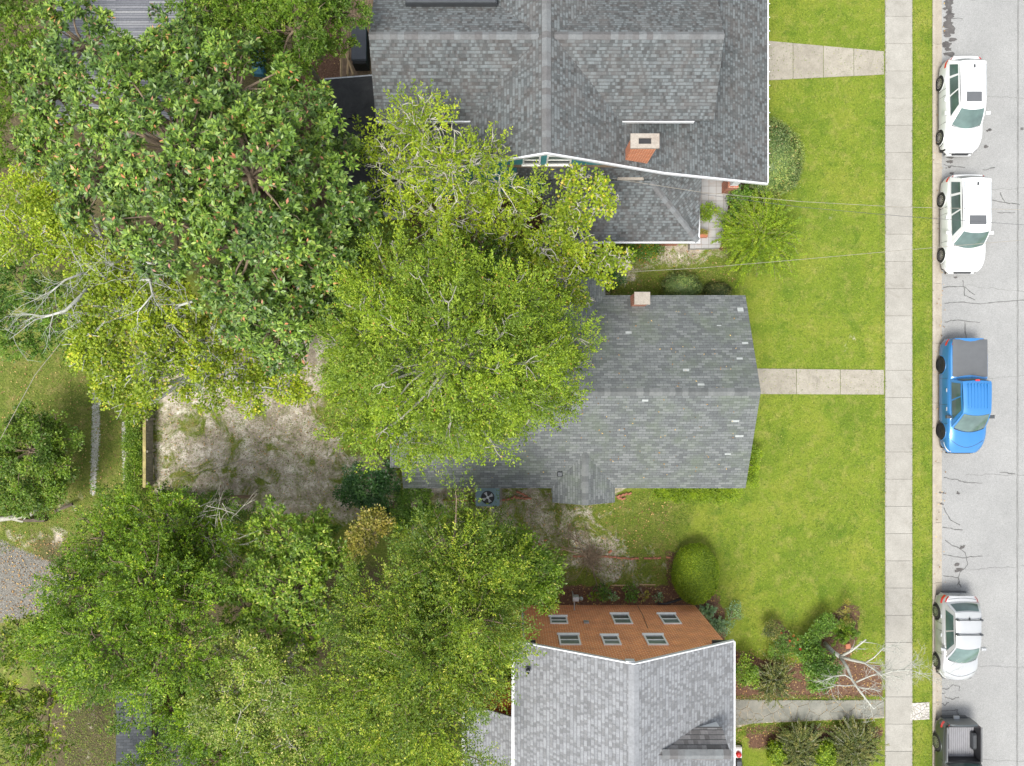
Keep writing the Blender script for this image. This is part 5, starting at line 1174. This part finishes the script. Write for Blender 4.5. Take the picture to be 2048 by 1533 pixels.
poly_branch(rng, b, [(1703, 1358, 2.6), (1690, 1350, 2.7), (1670, 1352, 2.8), (1645, 1362, 2.9)], .04, .015, 16, .45, 1, .9)
poly_branch(rng, b, [(1712, 1364, 2.7), (1740, 1352, 3.0), (1765, 1345, 3.2)], .04, .015, 12, .8, 2, .7)
poly_branch(rng, b, [(1710, 1370, 2.7), (1690, 1372, 2.8), (1672, 1370, 2.8), (1655, 1376, 2.8)], .03, .012, 9, .5, 1, .9)
poly_branch(rng, b, [(1718, 1375, 2.9), (1745, 1378, 3.0), (1762, 1384, 3.1)], .03, .012, 6, .6, 1, .8)
rel(b.build('trunk', M['bark_lichen'], None, True), e)
e = empty('dead_tree', (*P(190, 640)[:2], 0), 'bare white branches rising out of the yellow trees at the left', 'tree', 'bare trees')
b = MB()
poly_branch(rng, b, [(230, 600, 0), (215, 575, 4), (190, 560, 7), (165, 590, 8.5), (130, 622, 9), (82, 636, 9.2)], .16, .03, 10, 1.2, 2, .6)
poly_branch(rng, b, [(190, 560, 7), (170, 545, 8.6), (130, 560, 9), (95, 590, 9.2)], .06, .02, 9, 1.2, 2, .7)
poly_branch(rng, b, [(215, 575, 4), (250, 560, 7.5), (290, 525, 9), (330, 530, 9.5)], .1, .03, 9, 1.2, 2, .7)
poly_branch(rng, b, [(250, 560, 7.5), (300, 560, 9), (305, 590, 9.2), (275, 625, 9.4)], .07, .02, 9, .9, 2, .7)
poly_branch(rng, b, [(240, 600, 5), (330, 640, 8), (360, 610, 8.6), (385, 603, 8.7)], .07, .05, 4, .8, 1, .6)
poly_branch(rng, b, [(330, 640, 8), (380, 690, 7.5), (385, 730, 7.3)], .05, .015, 10, 1.0, 2, .5)
poly_branch(rng, b, [(230, 560, 7), (245, 520, 8.5), (220, 530, 9)], .05, .02, 7, .9, 2, .7)
rel(b.build('trunk', M['bark_lichen'], None, True), e)
# uprooted dry shrub
e = empty('uprooted_shrub', (*P(1175, 1110)[:2], 0), 'dead uprooted brown shrub with tangled roots lying in the side yard', 'shrub')
b = MB(); c = np.array(P(1180, 1115, .25))
for (u, v_, r, n_) in ((1105, 1080, .05, 3), (1148, 1060, .04, 3), (1155, 1068, .045, 3), (1195, 1155, .05, 2), (1180, 1075, .02, 2), (1130, 1075, .035, 3), (1205, 1108, .03, 2), (1140, 1160, .015, 2)):
    q = np.array(P(u, v_, .35)); branch(rng, b, c + rng.normal(size=3) * .08, q - c, np.linalg.norm(q - c), r, 2, .45, .02, 6, 4)
for k in range(170):
    d = rng.normal(size=3); d[2] = abs(d[2]) * .4; branch(rng, b, c + rng.normal(size=3) * np.array([.14, .14, .08]), d, rng.uniform(.2, .7), .012, 1, .6, .02, 3, 2)
rel(b.build('stem', M['bark_brown'], None, True), e)
# scattered dead sticks
b = MB()
for (u, v_) in ((420, 1020), (440, 1060), (430, 1090), (370, 1060), (400, 1100)):
    for k in range(10): p = np.array(P(u + rng.uniform(-25, 25), v_ + rng.uniform(-20, 20), 6.3)); branch(rng, b, p, rng.normal(size=3) * np.array([1, 1, .2]), 1.4, .018, 1, .3, .05, 5, 2)
e = empty('bare_thicket', (*P(420, 1060)[:2], 0), 'tangle of grey leafless stems below the sandy yard', 'shrub'); 
b.tube([P(420, 1060, 0), P(420, 1060, 6.2)], .05, 6); rel(b.build('stem', M['bark_pale'], None, True), e)

# ---------------------------------------------------------------- fences, edging, yard things
fx = P(290, 0, .8)[0]
e = empty('wooden_fence', (fx, -2, 0), 'low mossy wooden fence on the left side of the sandy yard', 'fence')
y0, y1 = P(0, 975, .8)[1], P(0, 640, .8)[1]
b = MB(); y = y0
while y < y1: b.box(fx - .02 + random.uniform(-.01, .01), fx + .02, y, y + .135, .05, .76 + random.uniform(-.02, .02)); y += .143
rel(b.build('board_panel', M['wood_grey']), e)
b = MB(); b.box(fx - .1, fx + .05, y0, y1, .79, .83); rel(b.build('top_rail', flat('mossy_timber', c3(.3, .25, .1), .9, var=.4, scale=3)), e)
for i in range(6):
    b = MB(); yy = y0 + .2 + i * (y1 - y0 - .4) / 5; b.box(fx + .025, fx + .125, yy - .05, yy + .05, 0, .78); rel(b.build('post', M['wood_grey']), e)
e = empty('board_fence', (*P(400, 985)[:2], 0), 'dark board fence hidden in the shrubs below the sandy yard', 'fence')
b = MB(); x = fx + .1; yb = y0 - .5
while x < fx + 5: b.box(x, x + .135, yb - .02, yb + .02, .05, .9); x += .143
rel(b.build('board_panel', M['wood']), e)
b = MB(); b.box(fx + .15, fx + 5, yb + .025, yb + .065, .7, .8); rel(b.build('rail', M['wood']), e)
def gatefence(u0, u1, v, z, label):
    e = empty('white_fence', (*P((u0 + u1) / 2, v, z)[:2], 0), label, 'fence')
    x0, x1 = P(u0, v, z)[0], P(u1, v, z)[0]; y = P(0, v, z)[1]; b = MB()
    for zz in (z - .5, z): b.box(x0, x1, y - .03, y + .03, zz - .05, zz)
    rel(b.build('rail', M['white']), e); b = MB()
    for xx in (x0, x1 - .09): b.box(xx, xx + .09, y - .045, y + .045, 0, z + .05)
    rel(b.build('post', M['white']), e)
gatefence(1004, 1038, 1254, 1.2, 'short white railing at the rear corner of the brick house')
# brick edging rows, loose bricks, timber edging
def edging(label, pts, mat='brick_loose', l=.2, wd=.09, h=.07, name='brick_edging'):
    b = MB(); W_ = [P(u, v)[:2] for u, v in pts]
    for (x0, y0), (x1, y1) in zip(W_[:-1], W_[1:]):
        L_ = math.hypot(x1 - x0, y1 - y0); n = max(1, int(L_ / (l * 1.04))); a = math.atan2(y1 - y0, x1 - x0)
        for i in range(n):
            if random.random() < .12: continue
            t = (i + .5) / n; x = x0 + (x1 - x0) * t; y = y0 + (y1 - y0) * t + random.uniform(-.015, .015)
            b.box(x - l / 2, x + l / 2, y - wd / 2, y + wd / 2, -.05, h + random.uniform(-.02, .02), rot=a + random.uniform(-.08, .08), bev=.008)
    o = b.build(name, M[mat]); tag(o, label, 'edging'); return o
edging('row of orange bricks edging the bed across the side yard', [(1128, 1113), (1145, 1112), (1215, 1113), (1260, 1117), (1340, 1115)])
edging('row of orange bricks below the wall either side of the air conditioner', [(885, 1000), (945, 1001), (1002, 1001), (1030, 995)])
edging('pale timber edge along the mulch bed by the brick house', [(1215, 1172), (1265, 1169), (1325, 1169)], 'wood_pale', .8, .05, .05, 'timber_edging')
def pile(label, spots, name='brick_pile'):
    b = MB()
    for (u, v_, a) in spots:
        x, y, _ = P(u, v_); b.box(x - .1, x + .1, y - .045, y + .045, 0, .06, rot=a, bev=.008)
        b.box(x - .08, x + .12, y - .045, y + .045, .062, .12, rot=a + .3, bev=.008)
    tag(b.build(name, M['brick_loose']), label, 'bricks')
pile('loose stack of orange bricks between the air conditioner and the porch gable', [(1036, 984, -.5), (1043, 987, -.5), (1050, 991, -.5), (1058, 996, -.45), (1034, 995, 0), (1042, 996, .1), (1050, 997, -.1), (1028, 994, .5)])
pile('loose orange bricks just right of the porch gable', [(1236, 992, .4), (1243, 990, .3), (1250, 988, .4), (1258, 987, .2), (1246, 997, .1), (1238, 996, -.2)])
for i, (u, v_, m, lb) in enumerate([(1220, 1103, 'terracotta', 'single pinkish brick lying right of the uprooted shrub'), (1092, 1081, 'terracotta', 'broken brick by the bright green corner tree'), (1080, 1090, 'brick_loose', 'orange brick beside the bright green corner tree'), (1234, 1080, 'cap_stone', 'small pale stone in the side yard grass')]):
    b = MB(); x, y, _ = P(u, v_); b.box(x - .1, x + .1, y - .05, y + .05, 0, .06, rot=random.uniform(-1, 1), bev=.012); tag(b.build('loose_brick', M[m]), lb, 'brick', 'stray bricks in the side yard')
# air conditioner
x0, y0, _ = P(952, 1012, .9); x1, y1, _ = P(999, 972, .9)
e = empty('air_conditioner', ((x0 + x1) / 2, (y0 + y1) / 2, 0), 'green-grey square air conditioner with a top fan against the main house', 'air conditioner')
b = MB(); cx, cy, r = (x0 + x1) / 2 + .0, y0 + .42, .33; R_ = 28
b.box(x0, x1, y0, y1, .08, .86)
ring = [(cx + r * math.cos(2 * math.pi * i / R_), cy + r * math.sin(2 * math.pi * i / R_)) for i in range(R_)]
def sq(a):
    c_, s_ = math.cos(a), math.sin(a); t = []
    if c_ > 1e-6: t.append((x1 - cx) / c_)
    if c_ < -1e-6: t.append((x0 - cx) / c_)
    if s_ > 1e-6: t.append((y1 - cy) / s_)
    if s_ < -1e-6: t.append((y0 - cy) / s_)
    t = min(t); return (cx + c_ * t, cy + s_ * t)
A_ = sorted([2 * math.pi * i / R_ for i in range(R_)] + [math.atan2(yy - cy, xx - cx) % (2 * math.pi) for xx in (x0, x1) for yy in (y0, y1)])
for a0, a1 in zip(A_, A_[1:] + [A_[0] + 2 * math.pi]):
    i0 = (cx + r * math.cos(a0), cy + r * math.sin(a0), .95); i1 = (cx + r * math.cos(a1), cy + r * math.sin(a1), .95); o0, o1 = (*sq(a0), .95), (*sq(a1), .95)
    b.face([i0, o0, o1, i1]); b.face([(i0[0], i0[1], .862), i0, i1, (i1[0], i1[1], .862)]); b.face([(o0[0], o0[1], .86), (o1[0], o1[1], .86), o1, o0])
rel(b.build('casing', M['acgreen']), e)
b = MB(); b.lathe([(r * .99, .0), (r * .99, .004)], (cx, cy, .862), n=28); rel(b.build('fan_well', M['black']), e)
for k in range(4):
    a = k * math.pi / 2 + .5; b = MB(); pp = []
    for rr_2, aa in ((.06, a - .2), (.27, a - .32), (.28, a + .28), (.06, a + .25)): pp.append((cx + rr_2 * math.cos(aa), cy + rr_2 * math.sin(aa)))
    b.prism(pp, .88, .885); rel(b.build('fan_blade', M['gmetal']), e)
b = MB(); b.lathe([(.07, 0), (.07, .05)], (cx, cy, .88), n=16); rel(b.build('fan_hub', M['gmetal']), e)
b = MB()
for rr_2 in (.1, .17, .24, .31): b.tube([(cx + rr_2 * math.cos(t * math.pi / 12), cy + rr_2 * math.sin(t * math.pi / 12), .955) for t in range(25)], .004, 4)
rel(b.build('fan_grille', M['dgrey']), e)
b = MB(); b.box(x0 - .1, x1 + .1, y0 - .08, y1, 0, .078); rel(b.build('pad', M['walk']), e)
# meter on conduit, black drain pipe
x, y, _ = P(1150, 1194, .9)
e = empty('electric_meter', (x, y, 0), 'grey meter box on a thin post against the brick house', 'meter')
b = MB(); b.tube([(x - .06, y - .55, 1.2), (x - .06, y, 1.25)], .03, 8); b.tube([(x - .06, y, 0), (x - .06, y, 1.25)], .03, 8); rel(b.build('conduit', M['gmetal']), e)
b = MB(); b.box(x - .14, x + .16, y - .1, y + .12, .9, 1.32, bev=.02); rel(b.build('meter_box', M['gmetal']), e)
b = MB(); b.lathe([(.09, 0), (.09, .08), (.05, .1)], (x + .28, y, 1.1), n=14); rel(b.build('meter_dial', M['winglass']), e)
b = MB(); pts = [P(u, v_, .06) for u, v_ in ((1316, 1207), (1330, 1208), (1345, 1204), (1360, 1199), (1370, 1195))]; b.tube(pts, .06, 8); b.tube([P(1384, 1220, .06), P(1391, 1212, .06), P(1391, 1204, .06)], .06, 8)
tag(b.build('drain_pipe', M['black'], None, True), 'black corrugated drain pipe lying in the mulch by the clipped bush', 'pipe')
# deck with covered box at the back of the bungalow
dx0, dy0, _ = P(682, 156, .5); dx1, dy1, _ = P(770, -40, .5)
e = empty('wooden_deck', ((dx0 + dx1) / 2, (dy0 + dy1) / 2, 0), 'brown wooden deck with handrails behind the bungalow', 'deck')
b = MB(); x = dx0
while x < dx1: b.box(x, x + .13, dy0, dy1, .4, .46); x += .14
rel(b.build('floor', M['wood']), e)
for (u0, v0, u1, v1) in ((682, 152, 682, 86), (695, 148, 697, 86), (735, 36, 745, 36), (726, 10, 745, 10), (690, 100, 706, 148)):
    b = MB(); p, q = P(u0, v0, 1.4), P(u1, v1, 1.4); b.tube([p, q], .05, 4); b.tube([(*p[:2], .4), p], .045, 4); b.tube([(*q[:2], .4), q], .045, 4); rel(b.build('handrail', M['wood_pale']), e)
x0, y0, _ = P(702, 126, 1.4); x1, y1, _ = P(733, 52, 1.4)
e = empty('covered_tub', ((x0 + x1) / 2, (y0 + y1) / 2, .46), 'long box under a slate grey cover standing on the deck', 'storage box')
b = MB(); b.box(x0 + .03, x1 - .03, y0 + .03, y1 - .03, .47, 1.3, bev=.05); rel(b.build('casing', M['black']), e)
b = MB(); b.box(x0, x1, y0 + .14, y1, 1.302, 1.4, bev=.05); rel(b.build('lid', M['lid']), e)
b = MB(); x, y, _ = P(512, 120, .5); b.prism([(x - .3, y - .6), (x + .3, y - .65), (x + .35, y + .5), (x - .25, y + .7)], 0, .5, .15); tag(b.build('tarp', M['bluetarp']), 'blue tarp heap glimpsed between the oak and the magnolia', 'tarp')
# lawn machine at the bottom edge
x, y, _ = P(1478, 1512, .5)
e = empty('lawn_mower', (x, y, 0), 'small red-topped mower standing beside the wall of the brick house', 'mower')
b = MB(); b.box(x - .2, x + .2, y - .2, y + .33, .1, .38, bev=.06); rel(b.build('deck', M['offwhite']), e)
b = MB(); b.lathe([(.13, 0), (.14, .1), (.1, .18), (.04, .2)], (x, y + .05, .38), n=18); rel(b.build('engine', M['redplastic'], None, True), e)
for sx in (-1, 1):
    for sy in (-.12, .26):
        b = MB(); b.lathe([(.05, -.03), (.1, -.03), (.1, .03), (.05, .03)], (x + sx * .23, y + sy, .1), 'x', 14); rel(b.build('wheel', M['tyre']), e)
b = MB(); b.tube([(x - .16, y - .2, .3), (x - .16, y - .95, .95), (x + .16, y - .95, .95), (x + .16, y - .2, .3)], .015, 6); rel(b.build('handle', M['dgrey']), e)
b = MB(); b.box(x - .14, x + .14, y - .65, y - .22, .3, .55, bev=.04); rel(b.build('grass_bag', M['dgrey']), e)
# planter box and step stones on the patio
x, y, _ = P(1407, 468, .7)
e = empty('planter_box', (x, y, pz), 'terracotta planter box with small golden plants on the patio corner', 'planter')
b = MB(); b.box(x - .22, x + .22, y - .14, y + .14, pz, pz + .25, bev=.02); rel(b.build('box', M['terracotta']), e)
crown(np.random.default_rng(90), [(1402, 464, .8, 5), (1411, 464, .8, 5)], M['l_gold'], 'cluster', .05, .03, 8, .12, 3, e, .08, name='plant')
x, y, _ = P(1697, 1293, .5); b = MB(); b.box(x - .12, x + .12, y - .13, y + .13, .3, .5, rot=.1, bev=.03); b.tube([(x, y, 0), (x, y, .3)], .05, 6); tag(b.build('bird_box', M['terracotta']), 'small orange-brown box among the shrubs under the dead branches', 'box')
# fallen trunk at the left
b = MB(); b.tube([P(-40, 1043, .3), P(20, 1036, .3), P(60, 1030, .35), P(75, 1018, .3)], [.14, .12, .1, .07], 8); b.tube([P(20, 1036, .3), P(45, 1043, .2), P(52, 1034, .5)], [.08, .06, .03], 6)
tag(b.build('fallen_log', M['bark_grey'], None, True), 'pale fallen log lying at the left edge below the rounded tree', 'log')
b = MB(); b.prism([P(40, 1040, .4)[:2], P(88, 1036, .4)[:2], P(88, 1044, .4)[:2], P(50, 1044, .4)[:2]][::-1], .1, .4); b.tube([P(110, 1022, .4), P(145, 1008, .4)], .08, 5)
tag(b.build('timber_board', M['bark_dark']), 'dark weathered boards beside the fallen log', 'board')
# overhead wires
def wire(label, pts, r=.009, mat='wood_grey'):
    b = MB(); b.tube([P(*p) for p in pts], r, 5); tag(b.build('power_line', M[mat]), label, 'power line', 'overhead wires')
wire('pale overhead wire crossing the side room roof to the street, upper one', [(1225, 357, 5.2), (1400, 384, 5.4), (1600, 403, 5.7), (1800, 414, 6), (2080, 420, 6.3)])
wire('thin overhead wire just under the upper one', [(1225, 360, 4.9), (1400, 388, 5.1), (1600, 414, 5.4), (1800, 432, 5.8), (2080, 452, 6.2)], .008, 'dgrey')
wire('overhead wire slanting over the lawn towards the roof of the main house', [(1235, 545, 4.8), (1400, 536, 5), (1600, 519, 5.4), (1800, 501, 5.8), (2080, 477, 6.2)])
wire('faint overhead wire at the left edge of the photo', [(150, 650, 6), (70, 750, 6), (0, 880, 6)], .012)
wire('thin wire low over the sandy yard', [(360, 955, 3), (420, 940, 3), (500, 915, 3)], .008, 'dgrey')

# ---------------------------------------------------------------- ground stuff: tufts, litter
def scatter(name, n, region, mat, L, W, seed, up=True, label=None, cat=None, z=0.0, upk=.8):
    rng = np.random.default_rng(seed); pts = []
    poly = px(region); xs_ = [p[0] for p in poly]; ys_ = [p[1] for p in poly]
    x = rng.uniform(min(xs_), max(xs_), n * 2); y = rng.uniform(min(ys_), max(ys_), n * 2); m = inpoly(x, y, poly); x, y = x[m][:n], y[m][:n]; k = len(x)
    d = rng.normal(size=(k, 3)); d[:, 2] = np.abs(d[:, 2]) * (upk if up else .05); d = unit(d); nn = np.array([0, 0, 1.0]) + rng.normal(size=(k, 3)) * .3; nn = unit(nn - d * (nn * d).sum(1, keepdims=True))
    s = rng.uniform(.6, 1.4, k); V = leaf_arrays(rng, np.stack([x, y, np.full(k, z)], 1), d, nn, L * s, W * s)
    return V, rng.uniform(0, 1, k), rng.uniform(0, 1, k)
lawn = [([(1500, -20), (1768, -20), (1768, 1300), (1440, 1300), (1400, 1000), (1520, 960), (1520, 600), (1480, 560)], 26000), ([(1826, -20), (1864, -20), (1864, 1540), (1826, 1540)], 9000), ([(1762, -20), (1773, -20), (1773, 1400), (1762, 1400)], 4200), ([(1821, -20), (1829, -20), (1829, 1540), (1821, 1540)], 3800), ([(0, 650), (290, 700), (290, 1000), (0, 1110)], 14000), ([(1200, 480), (1480, 520), (1480, 590), (1200, 600)], 6000),
        ([(300, 820), (620, 760), (800, 930), (780, 1050), (300, 980)], 9000), ([(860, 985), (1400, 985), (1345, 1170), (1100, 1170)], 15000), ([(1460, 1390), (1765, 1390), (1765, 1402), (1460, 1402)], 1200), ([(1460, 1438), (1765, 1436), (1765, 1460), (1460, 1470)], 2500), ([(130, 1380), (232, 1380), (232, 1540), (130, 1540)], 3000)]
Vs, Rs, Ts = zip(*[scatter('g', n, rg, None, .08, .022, 100 + i) for i, (rg, n) in enumerate(lawn)])
o = leafmesh('grass', Vs, Rs, Ts, M['blade']); tag(o, kind='stuff')
lit = [([(300, 820), (700, 700), (820, 900), (800, 1050), (300, 980)], 900), ([(860, 985), (1345, 985), (1345, 1210), (1100, 1210)], 1000), ([(0, 690), (290, 700), (290, 1010), (0, 1250)], 900), ([(1467, 1300), (1765, 1300), (1765, 1500), (1467, 1500)], 1600), ([(1130, 1170), (1440, 1170), (1450, 1290), (1400, 1210), (1130, 1212)], 500), ([(1210, 480), (1470, 480), (1470, 590), (1210, 590)], 300), ([(0, 1080), (140, 1080), (140, 1250), (0, 1250)], 450), ([(540, 100), (720, 100), (720, 300), (540, 300)], 300), ([(1866, 0), (1890, 0), (1890, 1533), (1866, 1533)], 120)]
Vs, Rs, Ts = zip(*[scatter('l', n, rg, None, .08, .05, 200 + i, up=False, z=.02) for i, (rg, n) in enumerate(lit)])
def on_roof(poly, n, zf, seed):
    V, a, b_ = scatter('l', n, poly, None, .07, .04, seed, up=False); x = V[:, :1, 0] * .88; y = V[:, :1, 1] * .88
    V = V - V[:, :1]; V[:, :, 0] += x; V[:, :, 1] += y; V[:, :, 2] = zf(y) + .03 + V[:, :, 2]; return V, a, b_
rf = [on_roof([(800, 790), (1480, 790), (1480, 965), (800, 965)], 120, lambda y: ZR + (y - RY) * (ZR - ZE) / (RY - SS), 301), on_roof([(1160, 600), (1480, 600), (1480, 775), (1100, 775)], 60, lambda y: ZR - (y - RY) * (ZR - ZE) / (SN - RY), 302)]
Vs, Rs, Ts = [list(Vs) + [a[0] for a in rf], list(Rs) + [a[1] for a in rf], list(Ts) + [a[2] for a in rf]]
o = leafmesh('leaf_litter', Vs, Rs, Ts, M['litter']); tag(o, kind='stuff')
print('LEAVES', NLEAF)
